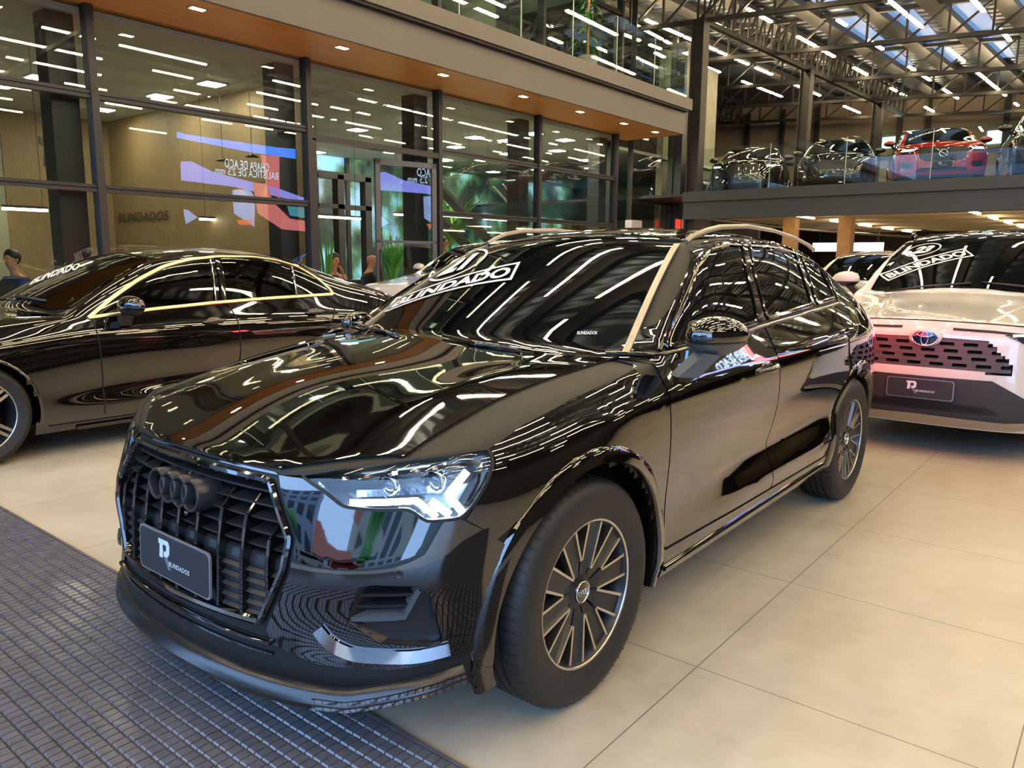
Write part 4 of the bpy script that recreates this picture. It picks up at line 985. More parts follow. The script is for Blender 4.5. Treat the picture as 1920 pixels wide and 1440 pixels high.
# purlin lines under the sheets + dark bands above the tube rows
def row_y(y0, x): return y0+.052*(-x-16.4)
rows_y = [-9.6, -8.3, -7.0, -5.75, -4.35, -2.9, -1.45, 0, 1.45, 2.9, 4.35, 5.8, 7.25, 8.7, 10.2, 11.7]
ORD = 'first second third fourth fifth sixth seventh eighth ninth tenth eleventh twelfth thirteenth fourteenth fifteenth sixteenth seventeenth eighteenth nineteenth twentieth'.split()
for ri_, y0 in enumerate(rows_y):
    xs_ = -15.4 if y0 < -7.5 else XF-.3
    m = MB(); ya, yb = row_y(y0, xs_), row_y(y0, XB); m.bar((xs_, ya, zroof(ya)-.18), (XB+.4, yb, zroof(yb)-.18), .42, .16)
    tag(m.build('cable_tray', 'steel_dark'), 'dark cable tray along the roof above the %s light row from the left' % ORD[ri_], 'cable tray', 'roof cable trays')
m = MB(); x = XB
# roof trusses across the hall
def truss(a, b, h, n, name, label, w=.09, group=None, web=.05):
    """a, b: ends of the bottom chord"""
    a, b = Vector(a), Vector(b); e = empty(name, a, label, 'roof truss', group); d = b-a; U_ = Vector((0, 0, h))
    m = MB(); m.bar((0, 0, 0), d, w, w*.9); m.build('bottom_chord', 'steel_dark', e)
    m = MB(); m.bar(U_, d+U_, w, w*.9); m.build('top_chord', 'steel_dark', e)
    m = MB()
    for i in range(n):
        p, q = d*(i/n), d*((i+1)/n); m.bar(p, p+U_, web); m.bar(p, q+U_, web)
    m.bar(d, d+U_, web); o = m.build('web', 'steel_dark', e); return e
for k, X in enumerate((3.2, -1.6, -6.6, -11.6, -16.4, -20.3, -24.55, -28.3, -32.2)):
    y0 = FY+.4 if X > -15.4 else -13.6
    truss((X, y0, zch(y0)), (X, YR-.2, zch(YR-.2)), .80, int((YR-y0)/.95), 'roof_truss', ['', '', '', '', 'steel lattice truss across the hall over the front edge of the upper car deck', 'second steel lattice truss across the hall behind the deck edge', 'third steel lattice truss across the hall behind the deck edge', 'fourth steel lattice truss across the hall behind the deck edge', 'lattice truss lying against the far wall of the hall'][k] or 'steel lattice roof truss above the parked cars, %s from the street' % ['first', 'second', 'third', 'fourth'][k], .11, None if k > 3 else 'roof trusses above the parked cars')
Lp = lambda x: (x, -6.82+.058*(-x-16.4), 7.05)
truss(Lp(-16.4), Lp(-32.3), .85, 34, 'roof_truss', 'long lattice truss running away from the camera on top of the column row', .13, web=.045)
truss((-16.4, -12.8, 7.4), (-32.3, -12.6, 7.4), .8, 30, 'roof_truss', 'lattice truss running along the left wall behind the first column', .11, web=.04)
for i, X in enumerate((-16.25, -22.7, -29.2)):
    x, y, z = Lp(X); e = empty('steel_column', (x, y, 0), ['thick dark steel column at the corner where balcony and car deck meet', 'dark steel column rising behind the black saloon on the upper deck', 'dark steel column rising left of the red car on the upper deck'][i], 'column')
    z0 = 0 if i == 0 else 3.0
    m = MB(); m.box(-.16, .16, -.16, -.13, z0, 7.05); m.box(-.16, .16, .13, .16, z0, 7.05); m.box(-.03, .03, -.13, .13, z0, 7.05); m.build('column_profile', 'steel_dark', e)
    m = MB(); m.box(-.22, .22, -.22, .22, z0, z0+.03); m.build('base_plate', 'steel_dark', e)
# tubes: rows of LED battens under the trays
def tube_proto(L):
    m = MB(); m.box(-L/2, L/2, -.038, .038, -.02, .02); o = m.build('led_tube', 'led_tube'); return o
ORD = ORD+['twenty-'+q for q in ORD[:9]]+['thirtieth']+['thirty-'+q for q in ORD[:9]]
protos = {}; rr = random.Random(5); nt = 0
for ri, y0 in enumerate(rows_y):
    x = XF-1.2 if y0 > -7.5 else -16.2
    if y0 == -7.0: x = -16.6
    kk = 0
    while x > -31.5:
        far = x < -14
        L = rr.choice((1.2, 1.2, .6, .6, 1.8)) if far else rr.choice((1.2, 2.4, 2.4, 1.2)); gap = rr.choice((.12, .12, .5, 1.6, 2.4)) if far else rr.choice((.6, 1.4, 2.2))
        if not far and y0 > 9: gap += 3
        if L not in protos: protos[L] = tube_proto(L); o = protos[L]
        else: o = protos[L].copy(); C.objects.link(o)
        xc = x-L/2; y = row_y(y0, xc); o.location = (xc, y, zroof(y)-.86 if far else zroof(y)-.9)
        o.rotation_euler = (0, 0, -.052)
        kk += 1; tag(o, 'warm LED batten, %s from the street end, %s roof row from the left' % (ORD[kk-1], ORD[ri]), 'light tube', 'LED battens under the hall roof'); nt += 1; x -= L+gap
print('tubes', nt)
# ------------------------------------------------------------------ mezzanine with cars
MX = -16.0
m = MB(); m.box(XB, MX-.25, -16, YR, 2.93, 3.0); struct(m, 'floor_mezzanine', 'plastic')
e = empty('deck_edge_beam', (MX, 0, 0), 'deep blue-grey steel beam forming the front edge of the upper car deck', 'beam')
m = MB(); m.box(-.25, 0, -7.0, YR, 2.78, 3.02); m.build('upper_flange', 'mezz_beam', e)
m = MB(); m.box(-.3, -.06, -7.0, YR, 2.36, 2.775); m.build('web_plate', 'mezz_beam', e)
m = MB(); m.box(-.045, -.055, 0, .55, 2.47, 2.76); m.build('cover_plate', 'mezz_beam', e)
# corrugated underside, lit warm from below
m = MB(); x = MX-.4; i = 0
while x > -31:
    m.box(x-.28, x, -7, YR, 2.52, 2.58); m.box(x-.33, x-.28, -7, YR, 2.46, 2.92); x -= .66
struct(m, 'ceiling_mezzanine', 'deck_under')
rl = empty('glass_railing', (MX+.02, 0, 3.02), 'frameless clear glass railing along the front edge of the upper car deck', 'railing')
for i in range(12):
    m = MB(); y = -6.55+i*1.42*1.18; m.box(-.15, -.14, y, y+1.655, 0, 1.0); m.build('glass_panel', 'rail_glass', rl)
    m = MB(); m.box(-.152, -.138, y+1.655, y+1.668, 0, 1.0); m.build('panel_joint', 'rail_edge', rl)
for i, (px, X, lab) in enumerate(((1293, -17.2, 'first from the left, just right of the glass front'), (1483, -18.5, 'the one above the rear of the black SUV roof'), (1587, -18.5, 'standing in front of the pink lit sign'), (1245, -24, 'deep under the deck'))):
    p = onplane(px, 430, 'x', X); m = MB(); m.box(-.16, .16, -.16, .16, 0, 2.44); o = m.build('wooden_post', 'wood_post'); o.location = (p.x, p.y, 0)
    tag(o, 'timber post under the car deck, '+lab, 'post')
# far end under the deck
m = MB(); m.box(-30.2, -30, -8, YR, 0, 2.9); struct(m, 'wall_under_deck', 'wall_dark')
p0, p1 = onplane(1535, 460, 'x', -26.0), onplane(1656, 471, 'x', -26.0)
s_ = empty('lit_sign', (-26, 0, 0), 'long pink and white lit sign band under the car deck behind the white cars', 'sign')
for yy in (p0.y, p1.y-.2): m = MB(); m.box(-.07, -.04, yy-.02, yy+.02, p0.z+.1, 2.92); m.build('hanger', 'frame_dark', s_)
m = MB(); m.box(-.1, -.02, p0.y-.2, p1.y, p1.z-.02, p0.z+.1); m.build('sign_box', 'frame_dark', s_)
m = MB(); m.box(-.02, 0, p0.y-.2, p0.y+(p1.y-p0.y)*.42, p1.z, p0.z+.08); m.build('white_panel', 'white_sign', s_)
m = MB(); m.box(-.02, 0, p0.y+(p1.y-p0.y)*.46, p1.y, p1.z, p0.z+.08); m.build('pink_panel', 'pink_sign', s_)
for i in range(5):
    for j in range(3):
        m = MB(); m.box(-.6, .6, -.03, .03, -.02, .02); o = m.build('led_tube', 'deck_tube'); o.location = (MX-1.6-2.6*i, -4.5+j*3.6, 2.42); tag(o, 'light batten under the car deck, %s column, %s from the deck edge' % (ORD[j], ORD[i]), 'light tube', 'battens under the car deck')
m = MB(); m.tube([onplane(1310, 408, 'x', -16.6), onplane(1480, 428, 'x', -19.5), onplane(1640, 440, 'x', -23), onplane(1760, 447, 'x', -27)], .035, 8); tag(m.build('pipe', 'pipe_grey', smooth=True), 'thin grey pipe crossing under the deck behind the wooden posts', 'pipe')
# windows of daylight in the far wall upstairs
for i, (px0, px1, py0, py1) in enumerate(((1655, 1697, 258, 275), (1852, 1878, 246, 268), (1495, 1510, 275, 283))):
    a, b_ = onplane(px0, py0, 'x', XB+.03), onplane(px1, py1, 'x', XB+.03); m = MB(); m.box(XB, XB+.03, a.y, b_.y, b_.z, a.z); struct(m, 'window_%d' % (20+i), 'day_window')
# far wall posts and rails
e = None
for i, px in enumerate((1400, 1465, 1530, 1685, 1738, 1885)):
    p = onplane(px, 240, 'x', XB+.2); m = MB(); m.box(XB, XB+.2, p.y-.09, p.y+.09, 3, 8); struct(m, 'trim_%d' % (i+1), 'steel_dark')
for i, z in enumerate((4.4, 5.6)):
    m = MB(); m.box(XB, XB+.12, -14, YR, z, z+.1); struct(m, 'trim_%d' % (i+11), 'steel_dark')
for px, py in ((1448, 232), (1858, 210)):
    p = onplane(px, py, 'x', XB+.5); m = MB(); m.box(-.06, .06, -.3, .3, -.05, .05); o = m.build('emergency_light', 'white_box'); o.location = p; tag(o, 'small white emergency light on the far wall beam, '+('left one' if px < 1500 else 'right one, above the red car'), 'wall light')
# ------------------------------------------------------------------ glass front
mull = [3.6, .55, -2.52, -5.63, -8.45, -11.42, -14.45]
ZS = 4.30
def glazed_bay(i, x0, x1, bars, z0=0, z1=ZS+.35, y=FY, name=None, mat='facade_glass'):
    nm = name or 'window_%d' % i; m = MB()
    m.box(x1-.045, x1+.045, y-.10, y+.06, z0, z1); m.box(x0-.03, x0-.02, y-.1, y+.05, z0, z1)
    for z in bars:
        m.box(x1+.045, x0-.03, y-.09, y+.035, z-.045, z-.008); m.box(x1+.045, x0-.03, y-.09, y+.035, z+.008, z+.045); m.box(x1+.045, x0-.03, y-.09, y+.015, z-.01, z+.01)
    m.box(x1, x0, y-.1, y+.05, z0, z0+.08); o = m.build(nm, 'frame_dark'); o['kind'] = 'structure'
    zb = [z0]+list(bars)+[z1]
    for a, b_ in zip(zb[:-1], zb[1:]):
        g = MB(); g.box(x1+.03, x0-.02, y-.018, y-.012, a, b_); g.build('pane', mat, o)
    return o
for i in range(6):
    bars = [2.17, 3.27] if i != 3 else [3.2]
    if i == 3:      # door bay: only glass above the head
        m = MB(); x0, x1 = mull[3], mull[4]; m.box(x1-.045, x1+.045, FY-.1, FY+.06, 0, ZS+.35); m.box(x1, x0, FY-.1, FY+.05, 3.12, 3.21); m.box(x0-.11, x0-.045, FY-.1, FY+.05, 0, 3.15)
        o = m.build('window_4', 'frame_dark'); o['kind'] = 'structure'; g = MB(); g.box(x1+.03, x0-.02, FY-.018, FY-.012, 3.2, ZS+.35); g.build('pane', 'facade_glass', o)
    else: glazed_bay(i+1, mull[i], mull[i+1], bars)
    m = MB(); xc = mull[i+1]+.24; m.box(xc-.16, xc+.16, FY-.52, FY-.2, 0, ZS+.2)
    tag(m.build('square_column', 'column_dark'), ['', 'dark square column inside the glass front, left of the wood panelled wall', 'dark square column inside the glass left of the open door', 'dark square column inside the glass right of the open door', 'dark square column inside the glass behind the SUV roof', 'dark square column at the right end of the glass front'][i] or 'dark square column inside the glass front outside the view', 'column')
# open door leaf
dl = empty('door_1', (-8.35, FY+.02, 0)); dl['kind'] = 'structure'; dl.rotation_euler = (0, 0, math.radians(-13))
m = MB(); W_ = 1.22
m.box(0, .09, -.03, .03, .02, 3.02); m.box(W_-.09, W_, -.03, .03, .02, 3.02); m.box(0, W_, -.03, .03, 2.93, 3.02); m.box(0, W_, -.03, .03, .02, .12); m.box(0, W_, -.03, .03, 1.62, 1.66); m.build('door_frame', 'door_grey', dl)
m = MB(); m.box(.09, W_-.09, -.006, .006, .12, 2.93); m.build('pane', 'clear_glass', dl)
m = MB(); m.tube([(W_-.05, .06, .9), (W_-.05, .06, 1.5)], .016); m.build('door_handle', 'plastic', dl, True)
# balcony over the glass front
BY = -6.75; BX = -15.45
bl = empty('balcony', (0, BY, ZS), 'long balcony over the glass front with wood soffit and grey metal fascia', 'balcony')
m = MB(); m.box(BX, XF-.06, -.06, 0, 0, .50); m.build('lower_fascia', 'fascia', bl)
m = MB(); m.box(BX-.0, XF-.06, -.02, .10, .50, .545); m.build('shadow_gap', 'gap', bl)
m = MB(); m.box(BX-.12, XF-.06, -.10, .13, .545, .80); m.build('upper_fascia', 'fascia', bl)
m = MB(); m.box(BX, XF-.06, FY-BY-.35, -.06, .0, .03); m.build('soffit', 'soffit_wood', bl)
m = MB(); m.box(BX, XF-.06, FY-BY-.35, -.06, .55, .70); m.build('slab', 'wall_dark', bl)
m = MB(); m.box(BX-.05, BX, FY-BY-.35, 0, 0, .80); m.build('end_cap', 'fascia', bl)
# recessed soffit spots: pairs of warm lamps
for i, x in enumerate((-.2, -1.85, -3.42, -5.6, -7.65, -9.75, -11.6, -13.3, -14.7)):
    y = -7.1
    e = empty('soffit_spot', (x, y, ZS), None); tag(e, 'double spotlight in the wood soffit of the balcony, %s from the left' % ORD[i], 'spotlight', 'spotlights along the balcony soffit')
    m = MB(); m.box(-.10, .10, -.06, .06, -.008, .004); m.build('spot_frame', 'fascia', e)
    m = MB(); m.box(-.085, -.008, -.045, .045, -.010, -.006); m.box(.008, .085, -.045, .045, -.010, -.006); m.build('spot_lamp', 'spot', e)
rl = empty('glass_railing', (0, BY+.05, ZS+.8), 'clear glass railing standing on the balcony edge', 'railing')
x = BX+.05; i = 0
while x < 5:
    m = MB(); m.box(x+.008, x+1.55, -.006, .006, 0, 1.1); m.build('glass_panel', 'rail_glass', rl); m = MB(); m.box(x-.008, x+.006, -.008, .008, 0, 1.1); m.build('panel_joint', 'rail_edge', rl); x += 1.56
m = MB(); m.box(BX+.05, BX+.062, -1.2, 0, 0, 1.1); m.build('glass_panel', 'rail_glass', rl)
# upper storey: glass front, rooms
UZ = ZS+.8
m = MB(); m.box(BX+.6, XF, -16.5, FY, UZ-.35, UZ); struct(m, 'floor_upper', 'office_ceiling')
for i in range(7):
    x0, x1 = XF-.2-i*3.05, XF-.2-(i+1)*3.05
    glazed_bay(0, x0, x1, [UZ+1.9], UZ, 7.9, FY, 'window_%d' % (8+i))
    m = MB(); m.box(x1+.3, x1+.65, FY-.7, FY-.35, UZ, 7.8); tag(m.build('square_column', 'column_dark'), 'dark square column behind the upper storey glass, %s from the left' % ORD[i], 'column', 'columns behind the upper glass')
m = MB(); m.box(-14.6, XF, -13.2, -13.0, UZ, 8); struct(m, 'wall_upper', 'concrete')
m = MB(); m.box(-14.6, XF, -13, FY-.2, 7.55, 7.65); struct(m, 'ceiling_upper', 'office_ceiling')
for x in (-3, -6.5, -9.2, -11.8):
    m = MB(); m.box(x-.05, x+.05, -13, FY-.8, UZ, 7.55); struct(m, 'wall_partition', 'concrete')
for i, (x, y) in enumerate(((-4.2, -9.2), (-7.4, -9.2), (-10.2, -9.3), (-12.8, -9.4), (-2, -9.4))):
    m = MB(); m.box(-.16, .16, -.16, .16, -.01, .01); o = m.build('ceiling_light', 'office_disc'); o.location = (x, y, 7.53); tag(o, 'square downlight in the upper storey ceiling, %s along the balcony' % ORD[i], 'ceiling light', 'upper storey downlights')
# corner block at the right end of the glass front
m = MB(); m.box(-15.9, -15.5, -9.2, -8.8, 0, 7.2); m.box(-18.6, -18.2, -8.6, -8.2, 0, 7.2); struct(m, 'wall_corner', 'column_dark')
glazed_bay(0, -16.0, -18.2, [2.0, 2.9], 0, 7.8, -8.5, 'window_16')
m = MB(); m.box(-22, -18.6, -9.2, -9.0, 0, 7.2); struct(m, 'wall_recess', 'concrete')
m = MB(); m.box(-.16, .16, -.1, .1, -.32, .32); p = onplane(1188, 420, 'y', -8.3); o = m.build('white_box', 'white_box'); o.location = (p.x, p.y, p.z-.1); o.scale = (1.6, 1, .6); tag(o, 'white box standing in the recess beyond the glass front', 'box')
p = onplane(1271, 421, 'y', -8.2); m = MB(); m.box(-.14, .14, -.01, .01, -.14, .14); o = m.build('fire_sign', 'red_sign'); o.location = p; tag(o, 'small red square sign beside the first wooden post', 'sign')
m = MB(); m.box(-25.7, -25.5, -16.5, FY-.8, 0, UZ); struct(m, 'wall_office_end', 'concrete')
# ------------------------------------------------------------------ office behind the glass
OZ = 4.2
m = MB(); m.box(-14.6, XF, -16.5, FY-.12, OZ, OZ+.08); m.box(-25.5, -14.6, -16.5, -8.9, OZ, OZ+.08); struct(m, 'ceiling_office', 'office_ceiling')
m = MB(); m.box(-4.0, XF, -15.8, -15.6, 0, OZ); struct(m, 'wall_office_back', 'concrete')
m = MB(); m.box(-6.06, -4.0, -15.8, -15.58, 0, OZ); struct(m, 'wall_wood_back', 'slat_wood')
m = MB(); m.box(-6.2, -6.06, -15.6, -8.75, 0, OZ); struct(m, 'wall_wood_side', 'slat_wood')
# big R and BLINDADOS lettering on the side wall, smaller R on the back wall
p = onplane(222, 412, 'x', -6.05); q = onplane(318, 414, 'x', -6.05)
sg_ = empty('wall_lettering', (-6.05, 0, 0), 'dark BLINDADOS lettering with tall R mark on the wood panelled office wall', 'sign')
flat_text('lettering', 'BLINDADOS', (.012, p.y, p.z-.07), (0, 1, 0), (0, 0, 1), .20, 'wood_dark', sg_, width=q.y-p.y, bold=.022, shear=.25, spacing=1.15)
a = onplane(203, 430, 'x', -6.05); m = MB()
for q_ in R_TOP+R_LEG: m.prism([(a.y-.55+u*.85, a.z+v*.95) for u, v in q_], 'yz', 0, .02)
m.build('r_mark', 'wood_dark', sg_)
m = MB(); a = onplane(78, 340, 'y', -15.57); b_ = onplane(148, 265, 'y', -15.57)
for q_ in R_TOP+R_LEG: m.prism([(a.x+(b_.x-a.x)*u, a.z+(b_.z-a.z)*v) for u, v in q_], 'xz', -15.575, -15.56)
tag(m.build('r_mark', 'wood_dark'), 'large brown R mark high on the wood wall at the back of the office', 'sign')
# office lights
OL = ((75, 145), (300, 180), (397, 157), (118, 223), (193, 205), (5, 245), (670, 243), (768, 230), (645, 297), (735, 285), (595, 285), (855, 275), (890, 257), (950, 263), (952, 288), (1045, 282), (1100, 300), (1000, 250), (905, 300), (1060, 262), (1105, 330), (1010, 318), (925, 322), (1118, 293), (835, 300), (690, 272), (1110, 315), (615, 312), (0, 160))
for i, (px, py) in enumerate(OL):
    p = onplane(px, py, 'z', OZ-.01)
    if p.y < -16.2 or p.y > -8.6: continue
    e = empty('ceiling_light', (p.x, p.y, OZ-.02)); nd = globals().get('nd', 0)+1; tag(e, 'square warm office downlight, %s from the left in the photo' % ORD[sorted(OL).index((px, py))], 'ceiling light', 'office ceiling downlights')
    m = MB(); m.box(-.19, .19, -.19, .19, 0, .02); m.build('light_frame', 'white_box', e)
    m = MB(); m.box(-.16, .16, -.16, .16, -.008, 0); m.build('diffuser', 'office_disc', e)
for i, (px0, py0, px1, py1, Y) in enumerate(((5, 397, 88, 389, -10), (588, 409, 675, 407, -10.2), (830, 404, 885, 408, -10.0), (908, 410, 972, 415, -10), (375, 412, 470, 414, -11.5), (740, 403, 790, 404, -10.5))):
    a, b_ = onplane(px0, py0, 'y', Y), onplane(px1, py1, 'y', Y); e = empty('pendant_bar_light', ((a.x+b_.x)/2, Y, (a.z+b_.z)/2))
    tag(e, ['thin white bar lamp hanging over the desk at the far left of the office', 'thin white bar lamp hanging over the desks just right of the door frame', 'short bar lamp hanging behind the glass right of the open door', 'bar lamp hanging behind the glass above the SUV roof', 'bar lamp in front of the wood panelled office wall', 'bar lamp seen through the open door leaf'][i], 'pendant lamp')
    h = abs(a.x-b_.x)/2; m = MB(); m.box(-h, h, -.03, .03, -.018, .018); m.build('light_bar', 'office_bar', e)
    m = MB(); m.box(-h, h, -.032, .032, .018, .05); m.build('housing', 'frame_dark', e)
    for s_ in (-.8, .8):
        m = MB(); m.tube([(h*s_, 0, .04), (h*s_, 0, OZ-(a.z+b_.z)/2-.01)], .004, 5); m.build('cord', 'gap', e)
for i, (px, py) in enumerate(((375, 300), (460, 310), (2, 262))):
    x_ = (-5.75 if i < 2 else -3.6); y_ = (-10.6 if i == 0 else -9.7) if i < 2 else -15.2; e = empty('wall_lamp', (x_, y_, 3.05)); tag(e, ['cone wall washer on the wood wall, left of the pair', 'cone wall washer on the wood wall, right of the pair', 'cone lamp on the concrete office wall at the far left edge'][i], 'wall lamp')
    m = MB(); m.lathe([(0, .03), (-.05, .12), (-.052, 0)], 20, 'z'); m.build('lamp_shade', 'frame_dark', e, True)
    m = MB(); m.tube([(0, 0, 0), (0, 0, 1.1)], .005, 5); m.build('cord', 'gap', e)
    ld = bpy.data.lights.new('lamp_light', 'SPOT'); ld.energy = 14; ld.color = (1, .84, .45); ld.spot_size = 1.4; ld.spot_blend = .3; ld.shadow_soft_size = .03; lo = bpy.data.objects.new('lamp_light', ld); C.objects.link(lo); lo.parent = e; lo.location = (0, 0, -.07)
# inner partitions seen through the door
m = MB(); m.box(-9.6, -6.2, -13.6, -13.5, 0, OZ); struct(m, 'wall_office_middle', 'concrete')
m = MB()
for x in (-8.1, -8.9, -9.6, -10.4): m.box(x-.09, x+.09, -12.4, -12.2, 0, 3.2)
m.box(-10.5, -7.0, -12.4, -12.2, 3.1, 3.25); m.box(-10.5, -7.0, -12.4, -12.2, 2.45, 2.55); struct(m, 'trim_20', 'frame_dark')
m = MB(); m.box(-24.5, -9.4, -16.3, -16.2, 0, 4.2); struct(m, 'window_30', 'night_window')
for i, x in enumerate((-10.2, -11.6, -13.0, -14.2)):
    m = MB(); m.box(x-.06, x+.06, -16.2, -16.1, 0, 4.2); struct(m, 'trim_%d' % (21+i), 'frame_dark')
# stairs seen at the right end
st_ = empty('staircase', (0, -13, 0), 'dark staircase with slanted steel rails behind the right part of the glass front', 'staircase')
m = MB(); m.bar((-12.3, 0, 3.3), (-16.8, 0, .3), .3, .1); m.bar((-12.3, 1.0, 3.3), (-16.8, 1.0, .3), .3, .1); m.build('stringer', 'frame_dark', st_)
for k in range(7):
    qa, qb = onplane(925+k*6, 350-k*1.5+(k%3)*9, 'y', -12.5), onplane(958+k*6, 384+(k%3)*9, 'y', -12.5); m = MB(); m.bar((qa.x, .5, qa.z), (qb.x, .5, qb.z), .028); m.build('hand_rail', 'pipe_grey', st_)
# ------------------------------------------------------------------ LED wall on the other side of the hall (seen mirrored in the glass)
SY = 5.6
def IMG(px, py): p = onplane(px, py, 'y', -16-SY); return p.x, p.z
x0, z1 = IMG(328, 244); x1, z0 = IMG(584, 436); z0 = 2.3; z1 += .1
sc_ = empty('led_screen', ((x0+x1)/2, SY, 0), 'large LED screen across the hall with blue car graphics, mirrored in the glass', 'screen'); cx_ = (x0+x1)/2
m = MB(); m.box(x1-cx_-.15, x0-cx_+.15, .02, .2, z0-.15, z1+.15); m.build('screen_cabinet', 'gap', sc_)
def SP(pix, mat, nm, d=0.0):
    q = [IMG(*p) for p in pix]; m = MB(); m.prism([(x-cx_, z) for x, z in q], 'xz', .015-d, .02-d); return m.build(nm, mat, sc_)
SP([(333, 246), (352, 252), (520, 276), (555, 279), (556, 298), (470, 285), (333, 258)], 'scr_blue', 'blue_beam')
SP([(340, 303), (360, 302), (400, 322), (470, 340), (520, 352), (575, 372), (578, 382), (520, 368), (440, 350), (341, 338)], 'scr_violet', 'car_body')
SP([(490, 290), (525, 292), (526, 372), (495, 355), (500, 340)], 'scr_pink', 'arm')
SP([(475, 342), (500, 345), (515, 380), (545, 410), (580, 415), (578, 434), (530, 430), (485, 400)], 'scr_pink', 'hand', .004)
SP([(437, 356), (470, 355), (480, 372), (478, 425), (440, 400)], 'scr_pale', 'panel_layer')
SP([(345, 392), (355, 394), (372, 408), (350, 420)], 'scr_pale', 'panel_corner'); SP([(445, 412), (475, 412), (475, 422), (450, 421)], 'scr_orange', 'orange_layer')
SP([(540, 386), (580, 390), (580, 410), (545, 404)], 'scr_teal', 'teal_layer')
for txt, (ax, ay), (bx, by), hh in (('CHAPA DE AÇO', (506, 327), (423, 316), .34), ('BALÍSTICA DE 2,5 mm', (523, 340), (405, 327), .34)):
    A = IMG(ax, ay); B_ = IMG(bx, by); wdt = abs(B_[0]-A[0])
    flat_text('screen_text', txt, (A[0]-cx_, .006, (A[1]+B_[1])/2), (1, 0, 0), (0, 0, 1), hh, 'scr_text', sc_, width=wdt, bold=.0, spacing=1.08)
# ------------------------------------------------------------------ the other cars
def gen_body(x, z6, zc, W=1.0, nose=None, tail_x=None, k4y=None, k3y=None, d4=None, d3=None, y6=None, kx4=None, sill=.22, level=2, tail_z=None, crz=None, ysc=None):
    st, rows, tops, _, _, cr = q3_tables(); side0 = rows_net(st, rows, None, None, None)[0]
    cr = dict(cr); cr[('s', 3)] = .1
    if crz: cr.update(crz)
    side = []
    for i in range(13):
        r = []; zb = side0[i][6][2]; z0 = side0[i][0][2]
        for j in range(7):
            px_, py_, pz_ = side0[i][j]; t = (pz_-z0)/(zb-z0); r.append((x[i], py_*W*(ysc[i] if ysc else 1), sill+(z6[i]-sill)*t))
        if y6: r[6] = (x[i], y6[i], z6[i])
        side.append(r)
    top = [None]*13
    for i in range(1, 12):
        t0 = tops[i]; c = []
        for k in range(5):
            dx = t0[k][0]-st[i]; y = t0[k][1]*W; z = zc[i]-(t0[4][2]-t0[k][2])
            if k == 0:
                if k4y and k4y[i] is not None: y = k4y[i]
                if d4 and d4[i] is not None: z = zc[i]-d4[i]
                if kx4 and kx4[i] is not None: dx = kx4[i]
            if k == 1:
                if k3y and k3y[i] is not None: y = k3y[i]
                if d3 and d3[i] is not None: z = zc[i]-d3[i]
            c.append((x[i]+dx, y, z))
        top[i] = c
    ys, nx, nz = nose; nose_ = [[(nx[c][j], ys[c], nz[c][j]) for j in range(7)] for c in range(5)]
    tx = tail_x; ty = [.66*W, .52*W, .36*W, .18*W, 0]; zz = tail_z or [.30, .38, .48, .62, .78, .94, 1.08]
    tail_ = [[(tx[j]-.10*(1-(y/(.66*W))**2)*1.0, y, zz[j]) for j in range(7)] for y in ty]
    b = Body(side, top, nose_, tail_, cr, level); b.zmin = sill+.03; b.ws = W; b.raxis = x[10]; return b
def TZf(b):
    def TZ(y, z):
        lo, hi = 0, 1.4
        for _ in range(24):
            m = (lo+hi)/2; h = b.at('front', m, z)[0]
            if h.y < abs(y): lo = m
            else: hi = m
        return math.copysign((lo+hi)/2, y)
    return TZ
def finish_car(b, root, paint, wb, R, rim, dlo, screen, rear_screen, doors, wstyle, arch=(.045, None), arch_mat=None, glass='tint_glass', mirror_at=None, mirror_mat=None, handles=(), steer=0, belt_trim=None, cz=None, holes=None, arch_bulge=.012, roof=None, wy=.785, pillar=None, detail=True):
    b.root = root; cz = cz or R; Ri = R+arch[0]
    def cut(c):
        for cx in (0, -wb):
            if abs(c.y) > .60*b.ws and (c.x-cx)**2+(c.z-cz)**2 < Ri**2: return True
        return holes(c) if holes else False
    shell(b, 'body_shell', paint, cut)
    for cx in (0, -wb): wheel_arch(b, cx, cz, Ri, Ri+(arch[1] or .03), arch_mat or paint, -14, 194, arch_bulge, 32)
    for k, poly in enumerate(dlo): patch(b, 'side', rnd(poly, .015, 2), ['front_door_glass', 'rear_door_glass', 'quarter_glass'][k], glass, .002, .004, (.08, .06))
    patch(b, 'top', screen+[(x, -y) for x, y in reversed(screen[1:-1])], 'windscreen', glass, .003, .006, (.07, .07))
    if rear_screen: patch(b, 'top', rear_screen+[(x, -y) for x, y in reversed(rear_screen[1:-1])], 'rear_screen', glass, .003, .006, (.08, .08))
    if roof: patch(b, 'top', roof[0]+[(x, -y) for x, y in reversed(roof[0][1:-1])], 'roof_panel', roof[1], .003, .006, (.10, .08))
    for ln in doors: strip(b, 'side', ln, 'door_gap', 'gap', .006, .0012, .0008)
    for cx in (0, -wb):
        for sg in (1, -1): make_wheel(root, (cx, sg*wy, cz), R, rim, .225, wstyle, sg > 0, steer if cx == 0 else 0, cap=None)
    if mirror_at:
        for sg in (1, -1): mirror(root, b, mirror_at, (1, 1, 1), mirror_mat or paint, 'plastic', sg)
    for x, z in handles:
        for sg in (1, -1): handle(b, x, z, sg, paint if paint != 'white_paint' else 'white_paint')
    m = MB(); m.box(-wb-.6, .6, -.66, .66, .20, .34); m.build('underbody', 'gap', root)
